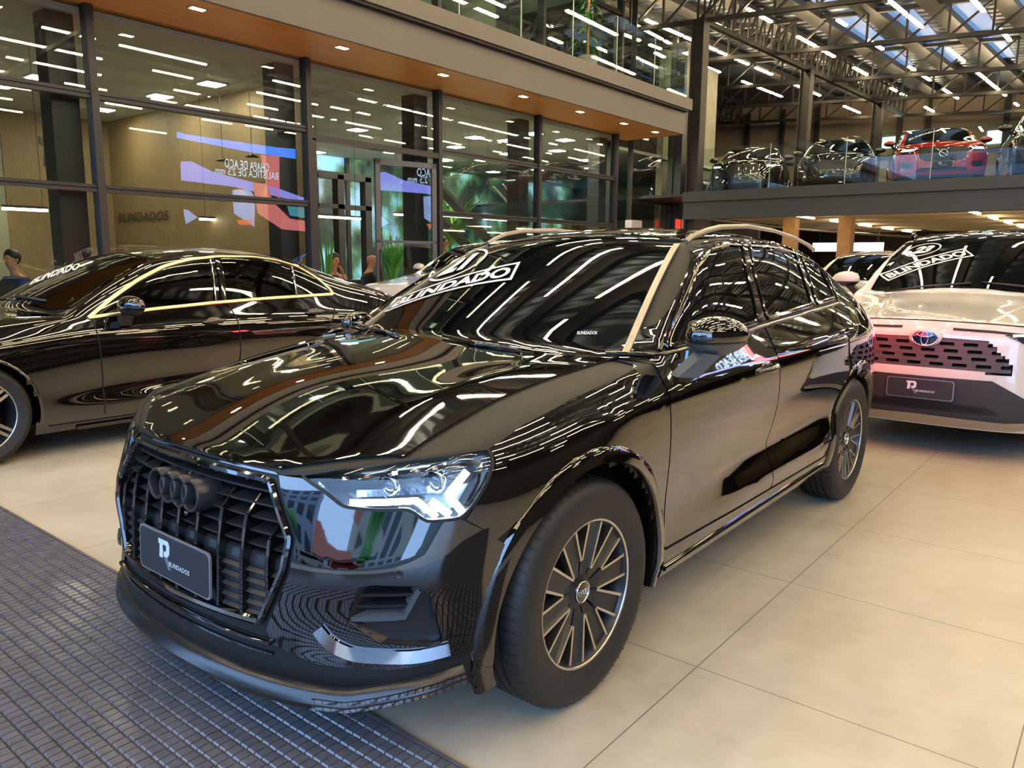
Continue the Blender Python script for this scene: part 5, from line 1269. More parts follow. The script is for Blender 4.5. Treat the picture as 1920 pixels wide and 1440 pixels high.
def lamp_patch(b, TZ, pts, mat='lamp_dark', parent=None, strips=(), name='headlamp'):
    """pts (y, z) on the left side; mirrored"""
    p = [(TZ(y, z), z) for y, z in pts]; patch(b, 'front', p, name, mat, .004, .006, (.05, .04), both='mirror', parent=parent)
    for k, (ln, w_, mt) in enumerate(strips):
        for sg in (1, -1):
            q = [(TZ(y, z)*sg, z) for y, z in ln]
            if sg < 0: q = q[::-1]
            hs = [b.at('front', t, z) for t, z in densify(q, .03)]
            sweep('lamp_strip', [h[0] for h in hs], [h[1] for h in hs], [(-w_/2, .004), (-w_/2, .008), (w_/2, .008), (w_/2, .004)], mt, b.root, False, False)
pm('lamp_dark', (.06, .065, .07), .08, .6, 1); emit('lamp_white', (.85, .95, 1), 3.0)
pm('grille_dark', (.006, .006, .007), .3); pm('silver_trim', (.30, .27, .22), .35, .6); pm('grille_grey', (.09, .085, .085), .4, .3)
# ---- white SUV at the right
def build_rav():
    W = 1.005
    x = [.48, .25, 0, -.22, -.42, -.76, -1.08, -1.5, -2.0, -2.4, -2.75, -3.1, -3.42]
    z6 = [.925, .965, 1.0, 1.05, 1.105, 1.125, 1.135, 1.15, 1.17, 1.18, 1.19, 1.19, 1.15]
    zc = [0, 1.015, 1.045, 1.08, 1.115, 1.36, 1.585, 1.645, 1.655, 1.635, 1.59, 1.50, 0]
    ys = [.76, .60, .40, .2, 0]
    nx = [[.68, .72, .72, .70, .68, .66, .60], [.82, .86, .87, .86, .84, .82, .76], [.87, .91, .93, .935, .92, .89, .84], [.885, .93, .95, .955, .945, .925, .87], [.89, .935, .955, .96, .955, .935, .88]]
    nz = [[.215, .30, .42, .57, .72, .86, .925], [.215, .30, .42, .57, .72, .865, .94], [.215, .30, .42, .57, .72, .87, .95], [.215, .30, .42, .57, .73, .875, .955], [.215, .30, .42, .57, .73, .88, .957]]
    b = gen_body(x, z6, zc, W, (ys, nx, nz), [-3.62, -3.66, -3.66, -3.64, -3.6, -3.55, -3.47], sill=.27, level=3)
    root = empty('sport_utility_car', (-5.03, .955, 0), 'white SUV with black roof and a 23 windscreen sticker behind the black SUV', 'car'); b.root = root
    b.inv = Matrix.Translation((5.03, -.955, 0)); TZ = TZf(b)
    dlo = [[(-.62, 1.13), (-1.02, 1.46), (-1.35, 1.52), (-1.55, 1.535), (-1.5, 1.16)], [(-1.6, 1.165), (-1.65, 1.535), (-2.3, 1.52), (-2.45, 1.50), (-2.52, 1.20)], [(-2.6, 1.21), (-2.55, 1.48), (-2.85, 1.42), (-3.0, 1.25)]]
    scr = [(-.30, 0), (-.32, .3), (-.385, .57), (-.455, .735), (-.80, .675), (-1.11, .60), (-1.08, .35), (-1.07, 0)]
    roof = ([(-1.09, 0), (-1.10, .35), (-1.13, .615), (-1.6, .63), (-2.6, .61), (-3.1, .58), (-3.12, 0)], 'gloss_black')
    # grille opening (y, z)
    gr = [(0, .845), (.335, .835), (.385, .822), (.53, .662), (.515, .60), (.46, .60), (.35, .625), (0, .628)]
    GP = [(TZ(y, z) if y else 0.0, z) for y, z in gr]; GP = GP+[(-t, z) for t, z in reversed(GP[1:-1])]
    lg = [(0, .40), (.40, .385), (.47, .35), (.40, .335), (0, .335)]; LG = [(TZ(y, z) if y else 0.0, z) for y, z in lg]; LG = LG+[(-t, z) for t, z in reversed(LG[1:-1])]
    def holes(c): return c.x > .45 and (inpoly((b.th(c.x, c.y), c.z), GP))
    finish_car(b, root, 'white_paint', 2.69, .36, .235, dlo, scr, None, [[(-.52, 1.10), (-.53, .45)], [(-1.57, 1.15), (-1.6, .42)]], 'ten', (.05, .06), 'plastic', mirror_at=(-.62, .955, 1.195), mirror_mat='white_paint', handles=((-1.4, 1.0),), holes=holes, roof=roof)
    # bonnet cut + dark gap + raised centre
    ln = [(TZ(y, .94), z) for y, z in ((.80, .90), (.6, .928), (.4, .942), (.2, .949), (.001, .952))]; ln = ln+[(-t, z) for t, z in reversed(ln[:-1])]
    strip(b, 'front', ln, 'bonnet_gap', 'gap', .007, .0015, .0008)
    gp = [(TZ(.62, .865), .868), (TZ(.4, .88), .885), (TZ(.16, .885), .893), (TZ(.16, .885), .908), (TZ(.4, .89), .900), (TZ(.62, .87), .878)]
    patch(b, 'front', gp, 'upper_slot', 'gap', .002, .004, (.04, .02), both='mirror')
    for sg in (1, -1):
        hs = [b.at('top', xx, yy*sg) for xx, yy in densify([(.82, .35), (.3, .42), (-.3, .52)], .06)]
        sweep('bonnet_crease', [h[0] for h in hs], [h[1] for h in hs], [(-.02, -.003), (-.004, .004), (.004, .004), (.02, -.003)], 'white_paint', root)
    # grille: recessed mesh of rounded slots
    v = [b.at('front', t, z)[0] for t, z in GP]; n = len(v); back = [p+Vector((-.06, 0, 0)) for p in v]
    link_mesh('grille_surround', v+back, [(i, (i+1) % n, n+(i+1) % n, n+i) for i in range(n)], 'white_paint', root)
    cb = sum(back, Vector())/n; link_mesh('grille_back', back+[cb], [(i, (i+1) % n, n) for i in range(n)], 'gap', root)
    def gy(z):
        ys_ = []
        for i in range(len(gr)-1):
            (y1, z1), (y2, z2) = gr[i], gr[i+1]
            if (z1 > z) != (z2 > z): ys_.append(y1+(y2-y1)*(z-z1)/(z2-z1))
        return max(ys_) if ys_ else .45
    for k in range(5):
        z = .822-.047*k+.0; yy = gy(min(z, .84))-.01; m = MB(); N_ = 24
        for i in range(N_):
            y0, y1 = -yy+2*yy*i/N_, -yy+2*yy*(i+1)/N_; h0 = .0115; x0, x1 = b.at('front', TZ(y0, z), z)[0].x-.012, b.at('front', TZ(y1, z), z)[0].x-.012
            m.add([(x0, y0, z-h0), (x1, y1, z-h0), (x1, y1, z+h0), (x0, y0, z+h0), (x0-.045, y0, z-h0*1.3), (x1-.045, y1, z-h0*1.3), (x1-.045, y1, z+h0*1.3), (x0-.045, y0, z+h0*1.3)], [(0, 1, 2, 3), (3, 2, 6, 7), (0, 4, 5, 1)])
        if k == 4: m.build('grille_bar', 'grille_grey', root); break
        zb = z-.0235; off = .07*(k % 2); yb = gy(zb)
        y = -yb+.02+off
        while y < yb-.05:
            xx = b.at('front', TZ(y, zb), zb)[0].x-.016
            m.add([(xx, y-.008, zb+.024), (xx, y+.066, zb+.024), (xx, y+.054, zb), (xx, y+.066, zb-.024), (xx, y-.008, zb-.024), (xx, y+.004, zb)], [(0, 5, 4, 3, 2, 1)])
            y += .14
        m.build('grille_bar', 'grille_grey', root)
    # emblem
    e = empty('oval_emblem', (.972, 0, .842)); e.parent = root
    m = MB(); ellipsoid(m, (-.03, 0, .0), (.03, .105, .070), 32, 16); m.build('emblem_pad', 'white_paint', e, True)
    m = MB(); ellipsoid(m, (-.012, 0, -.008), (.014, .082, .054), 32, 16); m.build('emblem_disc', 'emblem_blue', e, True)
    def oval(rx, rz, cz_, t):
        pts = [Vector((.003-.012*((rx*math.cos(a)/.082)**2), rx*math.cos(a), cz_+rz*math.sin(a))) for a in [2*math.pi*i/40 for i in range(41)]]
        m = MB(); m.tube(pts, t, 6, False); return m.build('emblem_oval', 'chrome', e, True)
    oval(.080, .052, -.008, .005); oval(.048, .018, .018, .004); oval(.022, .044, -.012, .004)
    # lower dark bumper, skid plate, lower grille
    lb = [(0, .568), (.42, .568), (.60, .46), (.72, .40), (.80, .42), (.86, .42), (.86, .28), (.6, .245), (0, .245)]
    lbp = [(TZ(y, z) if y else 0.0, z) for y, z in lb]; patch(b, 'front', lbp+[(-t, z) for t, z in reversed(lbp[1:-1])], 'lower_bumper', 'plastic_rough', .006, .012, (.05, .04))
    patch(b, 'front', LG, 'lower_grille', 'gap', .009, .004, (.05, .03))
    for z in (.352, .366, .38): strip(b, 'front', [(TZ(y, z), z) for y in (-.38, -.2, .001, .2, .38)], 'lower_grille_bar', 'plastic', .005, .006, .009)
    sk = [(0, .30), (.5, .288), (.66, .30), (.70, .27), (.55, .235), (0, .235)]; skp = [(TZ(y, z) if y else 0.0, z) for y, z in sk]
    patch(b, 'front', skp+[(-t, z) for t, z in reversed(skp[1:-1])], 'skid_plate', 'silver_trim', .014, .012, (.05, .03))
    lamp_patch(b, TZ, [(.455, .876), (.60, .80), (.78, .74), (.86, .78), (.86, .87), (.80, .895), (.62, .892)], strips=(([(.50, .872), (.84, .880)], .012, 'lamp_white'), ([(.62, .80), (.76, .77)], .012, 'smoke_chrome')))
    plate(root, (.985, 0, .481), .424, .138, name='licence_plate')
    Q = lambda pts: [(lambda q: (q.x, q.y))(b.px(*p)) for p in pts]
    sticker(b, '23', Q([(1686, 486), (1752, 478), (1775, 455), (1712, 460)]), Q([(1666, 528), (1827, 481), (1808, 467), (1648, 515)]))
    for (x0, y0, x1, y1) in ((-.36, -.60, -.33, .05), (-.36, .12, -.42, .64)):
        A = b.at('top', x0, y0)[0]+Vector((0, 0, .012)); B_ = b.at('top', x1, y1)[0]+Vector((0, 0, .02)); m = MB(); m.tube([A, (A+B_)/2+Vector((0, 0, .01)), B_], [.006, .011, .009], 8); m.build('wiper', 'plastic', root, True)
    for sg in (1, -1):
        rl = [Vector((xx, sg*.60, z)) for xx, z in ((-1.2, 1.585), (-1.3, 1.63), (-1.6, 1.665), (-2.2, 1.665), (-2.6, 1.64), (-2.75, 1.60))]
        sweep('roof_rail', rl, [Vector((0, 0, 1))]*len(rl), [(-.015, -.03), (-.015, .005), (.015, .005), (.015, -.03)], 'gloss_black', root)
    return b
pm('emblem_blue', (.01, .03, .10), .05, .5, 1)
RAV = build_rav()
# ---- black saloon at the left
def build_merc():
    W = .985
    x = [.50, .25, 0, -.30, -.62, -1.0, -1.40, -1.80, -2.2, -2.62, -3.02, -3.45, -3.80]
    z6 = [.74, .80, .845, .88, .915, .935, .95, .965, .98, .99, .985, .97, .90]
    zc = [0, .895, .935, .965, .985, 1.21, 1.385, 1.435, 1.43, 1.385, 1.235, 1.125, 0]
    ys = [.73, .57, .385, .19, 0]
    nx = [[.62, .66, .64, .62, .60, .55, .50], [.74, .78, .77, .76, .74, .69, .63], [.81, .85, .84, .83, .81, .77, .70], [.84, .88, .87, .86, .84, .81, .74], [.85, .89, .88, .87, .85, .82, .75]]
    nz = [[.18, .25, .36, .48, .58, .68, .735]]*1+[[.18, .25, .36, .48, .58, .69, .75], [.18, .25, .36, .48, .58, .70, .765], [.18, .25, .36, .48, .58, .70, .775], [.18, .25, .36, .48, .58, .70, .78]]
    N_ = None
    k4y = [None]*5+[.735, .655, .625, .615, .625, .67, .66, None]; k3y = [None]*5+[.60, .535, .54, .53, .52, .54, .52, None]
    d4 = [None]*5+[.055, .085, .078, .075, .10, .12, .045, None]; d3 = [None]*5+[.05, .05, .05, .05, .055, .05, .028, None]
    b = gen_body(x, z6, zc, W, (ys, nx, nz), [-3.92, -3.96, -3.96, -3.93, -3.90, -3.90, -3.86], k4y, k3y, d4, d3, sill=.16, level=3, tail_z=[.24, .32, .44, .58, .72, .84, .96], crz={('s', 3): .2, ('s', 5): .3}, ysc=[1]*11+[.985, .96])
    root = empty('saloon_car', (.29, -4.4, 0), 'glossy black saloon with gold-lit chrome window surround, left of the black SUV', 'car'); b.root = root
    b.inv = Matrix.Translation((-.29, 4.4, 0)); TZ = TZf(b)
    S = lambda *pix: [(lambda q: (q.x, q.z))(b.px(*p)) for p in pix]
    UP = [(-.745, .925), (-.95, 1.06), (-1.16, 1.175), (-1.40, 1.275), (-1.62, 1.325), (-1.88, 1.352), (-2.2, 1.352), (-2.45, 1.325), (-2.65, 1.268), (-2.80, 1.17), (-2.90, 1.06), (-2.90, 1.025)]
    LO = [(-.745, .925), (-1.2, .962), (-1.7, .99), (-2.2, 1.008), (-2.90, 1.022)]
    fd = [(-1.03, .965), (-1.03, 1.085), (-1.18, 1.165), (-1.41, 1.257), (-1.63, 1.308), (-1.78, 1.328), (-1.71, 1.005), (-1.2, .978)]
    rd = [(-1.82, 1.008), (-1.90, 1.337), (-2.2, 1.337), (-2.44, 1.310), (-2.55, 1.28), (-2.475, 1.02)]; qd = [(-2.51, 1.022), (-2.59, 1.27), (-2.66, 1.245), (-2.79, 1.155), (-2.87, 1.05), (-2.87, 1.037)]
    scr = [(-.53, 0), (-.54, .3), (-.60, .55), (-.70, .70), (-1.05, .60), (-1.39, .515), (-1.36, .3), (-1.35, 0)]
    rs = [(-2.55, 0), (-2.56, .3), (-2.60, .49), (-2.85, .53), (-3.08, .57), (-3.14, .3), (-3.16, 0)]
    dg = [[(-.77, .905), (-.79, .50), (-.785, .25)], [(-1.83, .98), (-1.86, .85), (-1.87, .55), (-1.80, .25)], [(-2.84, .98), (-2.85, .88), (-2.70, .70), (-2.55, .5)]]
    finish_car(b, root, 'merc_paint', 2.865, .338, .245, [fd, rd, qd], scr, rs, dg, 'five', (.035, .018), mirror_at=(-.97, .93, 1.005), handles=((-1.66, .855), (-2.62, .88)), arch_bulge=.004, glass='merc_glass', wy=.78)
    # chrome window surround
    strip(b, 'side', rnd(UP, .05, 3, False), 'window_chrome', 'gold_lit_chrome', .026, .006, .003); strip(b, 'side', LO, 'window_chrome', 'gold_lit_chrome', .024, .006, .003)
    strip(b, 'side', [(-1.72, .985), (-1.80, 1.335)], 'window_post', 'smoke_chrome', .012, .004, .004); strip(b, 'side', [(-1.79, .99), (-1.87, 1.34)], 'window_post', 'gloss_black', .05, .004, .003); strip(b, 'side', [(-2.49, 1.015), (-2.57, 1.275)], 'window_post', 'smoke_chrome', .018, .004, .004)
    strip(b, 'side', [(-.42, .215), (-1.5, .205), (-2.45, .215)], 'sill_gap', 'gap', .006, .001, .001)
    strip(b, 'side', [(-.6, .175), (-1.5, .17), (-2.4, .18)], 'sill_blade', 'gloss_black', .03, .012, .002)
    # seats seen through the glass
    for sx in (-1.55, -2.45):
        for sy in (.36, -.36):
            e = 'seat'; m = MB(); ellipsoid(m, (sx, sy, .78), (.10, .23, .30), 16, 10); m.build('seat_back', 'seat_leather' if sx > -2 else 'seat_tan', root, True)
            m = MB(); ellipsoid(m, (sx-.04, sy, 1.13), (.06, .13, .085), 14, 8); m.build('headrest', 'interior_dark', root, True)
    lamp_patch(b, TZ, [(.46, .70), (.60, .66), (.74, .64), (.80, .68), (.74, .73), (.60, .735)])
    g = [(0, .66), (.40, .655), (.47, .56), (.42, .44), (0, .42)]; gp = [(TZ(y, z) if y else 0.0, z) for y, z in g]; patch(b, 'front', gp+[(-t, z) for t, z in reversed(gp[1:-1])], 'grille', 'grille_dark', .004, .006, (.06, .05))
    plate(root, (.90, 0, .38), .40, .13)
    Q = lambda pts: [(lambda q: (q.x, q.y))(b.px(*p)) for p in pts]
    tv, tf, a = text_mesh('BLINDADO', .03, .0, 1.0); decal(b, 'top', *sub2d(tv, tf), Q([(55, 536), (148, 506), (152, 494), (70, 520)]), 'windscreen_lettering', 'sticker_white', root, .0065)
    m = MB(); m.tube([b.at('top', -.55, .10)[0]+Vector((0, 0, .02)), b.at('top', -.62, .45)[0]+Vector((0, 0, .015))], .01, 8); m.build('wiper', 'plastic', root, True)
    h = b.at('side', -3.66, .86); p = [(-3.45, .80), (-3.80, .80), (-3.84, .88), (-3.60, .90), (-3.44, .87)]; patch(b, 'side', p, 'tail_lamp', 'tail_red', .003, .004, (.06, .05))
    return b
glass_mat('merc_glass', (.30, .34, .34), 1.3); pm('gold_lit_chrome', (.85, .72, .45), .28, .9)  # window trim is chrome; warm hall light is put into its colour
MERC = build_merc()
# ------------------------------------------------------------------ rubber mat in front
def build_mat():
    x0, x1, y0, y1 = .48, 3.5, -5.4, 4.2; cx, cy = .0455, .034; V = []; F_ = []; h = .013
    nx, ny = int((x1-x0-.03)/cx), int((y1-y0)/cy); rg = random.Random(2)
    root = empty('rubber_mat', (0, 0, 0), 'dark ribbed rubber grid mat on the floor in front of the black SUV', 'floor mat')
    m = MB(); m.box(x0, x1, y0, y1, .001, .005); m.build('mat_base', 'mat_base', root); m = MB(); m.box(x0, x0+.012, y0, y1, .001, h); m.build('mat_edge', 'mat_rubber', root)
    for i in range(nx):
        for j in range(ny):
            ax, ay = x0+.016+i*cx, y0+j*cy; bx, by = ax+cx-.004, ay+cy-.003; k = len(V); b_ = .0055; z = h+rg.uniform(-.0006, .0006)
            V += [(ax, ay, .004), (bx, ay, .004), (bx, by, .004), (ax, by, .004), (ax+.001, ay+.001, z), (bx-b_*1.25, ay+.001, z), (bx-b_*1.25, by-.001, z), (ax+.001, by-.001, z)]
            F_ += [(k+4, k+5, k+6, k+7), (k, k+1, k+5, k+4), (k+1, k+2, k+6, k+5), (k+2, k+3, k+7, k+6), (k+3, k, k+4, k+7)]
    o = link_mesh('mat_grid', V, F_, 'mat_rubber', root)
pm('mat_base', (.01, .01, .012), .6); pm('mat_rubber', (.115, .110, .120), .18, var=.35, bscale=14, bump=.1)
build_mat()
# ------------------------------------------------------------------ street outside, seen only in reflections
def build_street():
    def bld(x, y0, y1, z1, mat, label, nx=8, nz=5, roof=None, dark='win_dark'):
        e = empty('building', (x, (y0+y1)/2, 0), label, 'building'); w_ = (y1-y0)/2
        m = MB(); m.box(0, 6, -w_, w_, 0, z1); m.build('wall', mat, e)
        for i in range(nx):
            for j in range(nz):
                y = -w_+(2*w_)*(i+.5)/nx; z = z1*(j+.55)/nz; m = MB(); m.box(-.05, .02, y-w_/nx*.62, y+w_/nx*.62, z-z1/nz*.28, z+z1/nz*.28); m.build('window', dark, e)
        if roof: m = MB(); m.add([(-.8, -w_-.5, z1), (-.8, w_+.5, z1), (6, w_+.5, z1), (6, -w_-.5, z1), (2.6, -w_-.5, z1+1.6), (2.6, w_+.5, z1+1.6)], [(0, 1, 5, 4), (2, 3, 4, 5), (0, 4, 3), (1, 2, 5), (0, 3, 2, 1)]); m.build('roof', roof, e)
    bld(24, -22, -3, 8.5, 'street_grey', 'grey office block with rows of windows across the street', 8, 6)
    bld(21, -2, 7, 3.2, 'street_white', 'low white house with red tiled roof across the street', 3, 1, 'roof_red')
    bld(25, 8, 24, 9, 'street_pale', 'pale building across the street at the right', 6, 4)
    rg = random.Random(4)
    for i, (x, y, r, z) in enumerate(((19, -7, 1.7, 2.6), (18.5, -10.5, 1.9, 2.9), (20, 9.5, 1.6, 2.8))):
        e = empty('street_tree', (x, y, 0), ['round leafy tree by the low white house across the street', 'taller round tree in front of the grey office block', 'street tree before the pale building'][i], 'tree')
        m = MB(); m.tube([(0, 0, 0), (.1, 0, z)], [.14, .09]); m.build('trunk', 'wood_post', e)
        m = MB()
        for k in range(14): ellipsoid(m, (rg.uniform(-r, r)*.6, rg.uniform(-r, r)*.6, z+rg.uniform(-.5, .9)), (r*.45, r*.45, r*.4), 10, 6)
        m.build('crown', 'leaf', e, True)
    for i, (y, mt) in enumerate(((-1.5, 'white_paint'), (4.2, 'red_paint'))):
        e = empty('street_van', (15.5, y, 0), ['white van parked across the street opening', 'red van parked on the street to the right of the white one'][i], 'van'); m = MB()
        m.prism(rnd([(-2.4, .4), (2.4, .4), (2.4, 1.1), (1.7, 1.3), (1.1, 2.1), (-2.35, 2.15)], .25), 'yz', -.9, .9); m.build('body', mt, e)
        m = MB(); m.prism([(1.15, 1.35), (1.62, 1.3), (1.05, 1.95), (-2.0, 1.95), (-2.0, 1.35)], 'yz', -.92, .92); m.build('windows', 'tint_glass', e)
        for s_ in (-1.5, 1.5): m = MB(); m.lathe([(-.95, .2), (-.95, .36), (.95, .36), (.95, .2)], 24, 'x', (0, s_, .36)); m.build('wheel', 'tyre', e, True)
pm('street_grey', (.32, .35, .40), .7); pm('street_white', (.75, .75, .72), .7); pm('street_pale', (.5, .46, .38), .7); pm('win_dark', (.05, .07, .10), .1); pm('roof_red', (.42, .10, .05), .8)
build_street()
# ------------------------------------------------------------------ people
def skinned(name, pts, edges, mat, parent, sub=2):
    me = bpy.data.meshes.new(name); me.from_pydata([p[:3] for p in pts], edges, []); o = bpy.data.objects.new(name, me); C.objects.link(o)
    md = o.modifiers.new('k', 'SKIN'); md.use_smooth_shade = True; sv = me.skin_vertices[0].data
    for i, p in enumerate(pts): sv[i].radius = (p[3], p[4] if len(p) > 4 else p[3]); sv[i].use_root = (i == 0)
    s_ = o.modifiers.new('s', 'SUBSURF'); s_.levels = sub; s_.render_levels = sub
    dg = bpy.context.evaluated_depsgraph_get(); ev = bpy.data.meshes.new_from_object(o.evaluated_get(dg)); bpy.data.objects.remove(o)
    for m_ in (mat,): ev.materials.clear(); ev.materials.append(M(m_))
    n = bpy.data.objects.new(name, ev); C.objects.link(n); n.parent = parent; return n
def person(loc, rot, shirt, hair='short', pose='chin', label='', sleeveless=False, seated=True, haircol='hair', s=1.0):
    """faces local +x. seated with forearms at desk height"""
    e = empty('person', loc, label, 'person', rotz=math.radians(rot)); e.scale = (s, s, s); zh = .50 if seated else .95
    H = zh; lean = .10 if seated else .03
    # whole figure in skin, clothing over it
    R_ = [(0, 0, H, .15, .12), (.01, 0, H+.15, .135, .11), (.04, 0, H+.32, .16, .11), (lean, 0, H+.46, .15, .09), (lean+.01, 0, H+.53, .055, .055), (lean+.03, 0, H+.60, .052, .052), (lean+.04, 0, H+.66, .07, .085), (lean+.045, 0, H+.73, .092, .10), (lean+.035, 0, H+.79, .07, .08)]
    ed = [(i, i+1) for i in range(8)]
    arms = []
    for sg in (1, -1):
        up = pose == 'chin' and sg > 0
        sh = (lean, sg*.17, H+.45, .052); el = (lean+.20, sg*.20, H+.22, .042) if (seated or pose == 'look') else (lean, sg*.24, H+.18, .042)
        wr = (lean+.19, sg*.06, H+.50, .030) if up else (lean+.42, sg*.10, H+.25, .028)
        k = len(R_); R_ += [sh, el, wr]; ed += [(3, k), (k, k+1), (k+1, k+2)]; arms.append((Vector(wr[:3]), up, sg, Vector(el[:3])))
    for sg in (1, -1):
        k = len(R_)
        if seated: R_ += [(.02, sg*.10, H, .10), (.42, sg*.12, H+.02, .07), (.42, sg*.12, .10, .045), (.52, sg*.12, .04, .04)]
        else: R_ += [(0, sg*.09, H-.05, .10), (.02, sg*.10, H-.47, .065), (0, sg*.11, .10, .045), (.12, sg*.11, .04, .04)]
        ed += [(0, k), (k, k+1), (k+1, k+2), (k+2, k+3)]
    skinned('body', R_, ed, 'skin', e)
    # shirt
    T = [(0, 0, H-.02, .165, .135), (.01, 0, H+.15, .15, .125), (.04, 0, H+.32, .175, .125), (lean, 0, H+.45, .155, .10), (lean, 0, H+.495, .075, .07)]; te = [(0, 1), (1, 2), (2, 3), (3, 4)]
    if not sleeveless:
        for sg in (1, -1): k = len(T); el = arms[0 if sg > 0 else 1][3]; T += [(lean, sg*.17, H+.45, .066), tuple((Vector((lean, sg*.17, H+.45))*.35+el*.65))+(.056,)]; te += [(3, k), (k, k+1)]
    skinned('shirt', T, te, shirt, e)
    tr = [(0, 0, H, .16, .13)]; t2 = []
    for sg in (1, -1):
        k = len(tr); tr += ([(.02, sg*.10, H, .11), (.42, sg*.12, H+.02, .08), (.42, sg*.12, .16, .06)] if seated else [(0, sg*.09, H-.05, .11), (.02, sg*.10, H-.47, .075), (0, sg*.11, .12, .06)]); t2 += [(0, k), (k, k+1), (k+1, k+2)]
    skinned('trousers', tr, t2, 'cloth_black', e)
    hx, hz = lean+.045, H+.72
    m = MB(); ellipsoid(m, (hx+.095, 0, hz-.005), (.016, .013, .026), 10, 6); [ellipsoid(m, (hx-.005, sg*.092, hz), (.018, .012, .030), 8, 6) for sg in (1, -1)]; m.build('nose_and_ears', 'skin', e, True)
    m = MB(); [ellipsoid(m, (hx+.082, sg*.034, hz+.018), (.008, .014, .007), 8, 6) for sg in (1, -1)]; m.build('eyes', 'eye', e, True)
    m = MB(); ellipsoid(m, (hx+.082, 0, hz-.055), (.008, .022, .006), 8, 6); m.build('mouth', 'lips', e, True)
    if hair != 'bald':
        m = MB()
        def wp(p):
            q = Vector(p)
            if q.x > .045: q.x = .045+(q.x-.045)*.35
            if q.z < -.01 and q.x > -.01: q.x = -.01
            return q
        ellipsoid(m, (hx-.008, 0, hz+.030), (.108, .104, .112), 20, 14, wp)
        if hair == 'long': ellipsoid(m, (hx-.075, 0, hz-.11), (.06, .105, .17), 14, 10)
        m.build('hair', haircol, e, True)
    for wr, up, sg, el in arms:         # hands: palm and five separate fingers
        d = (wr-el).normalized(); side = d.cross(Vector((0, 0, 1))).normalized() if abs(d.z) < .9 else Vector((0, 1, 0)); f = d
        hp = [tuple(wr)+(.024, .018), tuple(wr+d*.05)+(.036, .016), tuple(wr+d*.085)+(.034, .014)]; he = [(0, 1), (1, 2)]
        for k in range(4):
            o_ = side*((-1.5+k)*.019); L = (.058, .072, .067, .052)[k]; q = len(hp); cv = Vector((0, 0, -.02)) if not up else Vector((-.015, 0, 0))
            hp += [tuple(wr+d*.092+o_)+(.009,), tuple(wr+d*(.092+L*.55)+o_+cv*.5)+(.008,), tuple(wr+d*(.092+L)+o_+cv*1.8)+(.007,)]; he += [(2, q), (q, q+1), (q+1, q+2)]
        q = len(hp); hp += [tuple(wr+d*.03+side*.034*sg)+(.011,), tuple(wr+d*.075+side*.055*sg)+(.009,)]; he += [(1, q), (q, q+1)]
        skinned('hand', hp, he, 'skin', e, 1)
    return e
pm('eye', (.02, .015, .012), .2); pm('lips', (.35, .10, .09), .5)
def seat_at(px, py, Y, head_z=1.22):   # root position so that the head shows at this pixel
    p = onplane(px, py, 'y', Y); return p
def place_person(px, py, Y, rot, **k):
    p = onplane(px, py, 'y', Y); seated = k.get('seated', True); hz = (.50 if seated else .95)+.72; s_ = k.pop('s', None) or min(1.12, max(.9, p.z/hz)); a = math.radians(rot); lean = .12*s_
    e = person((p.x-lean*math.cos(a), p.y-lean*math.sin(a), p.z-hz*s_ if p.z-hz*s_ > 0 else 0), rot, s=s_, **k); return e
place_person(625, 489, -9.35, 95, shirt='cloth_black', hair='long', sleeveless=True, label='seated woman with long dark hair and sleeveless black top, hand at her chin')
place_person(694, 486, -9.5, 150, shirt='cloth_black', hair='bald', label='bald man in black shirt resting his chin on his hand at the desk')
place_person(778, 487, -9.6, 100, shirt='cloth_black', hair='long', pose='desk', label='person with dark hair seated behind the open glass door')
place_person(836, 455, -9.9, 120, shirt='cloth_black', pose='look', seated=False, label='dark haired man in black shirt standing behind the glass, right of the door')
place_person(25, 487, -10.0, 20, shirt='cloth_blue', pose='desk', label='dark haired person in blue shirt working at the far left desk')
place_person(112, 478, -10.3, 200, shirt='cloth_black', hair='long', haircol='hair_blond', pose='desk', label='blond person facing away at the desk left of the wood wall')
# desks, laptops, chairs, plants
def desk(x0, x1, y, label, z=.74):
    e = empty('desk', ((x0+x1)/2, y, 0), label, 'desk'); h = (x1-x0)/2
    m = MB(); m.box(-h, h, -.38, .38, z-.03, z); m.build('desk_top', 'desk_dark', e)
    for sx in (-1, 1):
        for sy in (-1, 1): m = MB(); m.bar((sx*(h-.05), sy*.33, 0), (sx*(h-.05), sy*.33, z-.03), .04); m.build('leg', 'desk_dark', e)
    m = MB(); m.box(-h+.05, h-.05, .30, .32, .25, z-.03); m.build('front_panel', 'desk_dark', e)
desk(-7.95, -6.4, -8.8, 'long dark desk just inside the open door'); desk(-3.2, -1.0, -9.5, 'long dark desk behind the glass at the far left'); desk(-11.2, -9.0, -8.95, 'dark desk behind the glass right of the door')
def laptop(x, y, rot, label, z=.74):
    e = empty('laptop', (x, y, z), label, 'laptop', rotz=math.radians(rot)); m = MB(); m.box(-.12, .12, -.17, .17, 0, .016); m.build('keyboard_half', 'laptop_grey', e)
    m = MB(); m.add([(.12, -.17, .012), (.12, .17, .012), (.20, .17, .24), (.20, -.17, .24), (.13, -.17, .010), (.13, .17, .010), (.21, .17, .238), (.21, -.17, .238)], [(0, 1, 2, 3), (7, 6, 5, 4), (0, 4, 5, 1), (2, 6, 7, 3), (1, 5, 6, 2), (0, 3, 7, 4)]); m.build('screen_half', 'laptop_grey', e)
p = onplane(662, 520, 'y', -8.8); laptop(p.x, p.y, 60, 'open grey laptop in front of the bald man'); p = onplane(755, 515, 'y', -9.0); laptop(p.x, p.y, 90, 'open laptop behind the glass door leaf')
p = onplane(70, 505, 'y', -9.5); laptop(p.x, p.y, 100, 'open laptop on the desk at the far left')
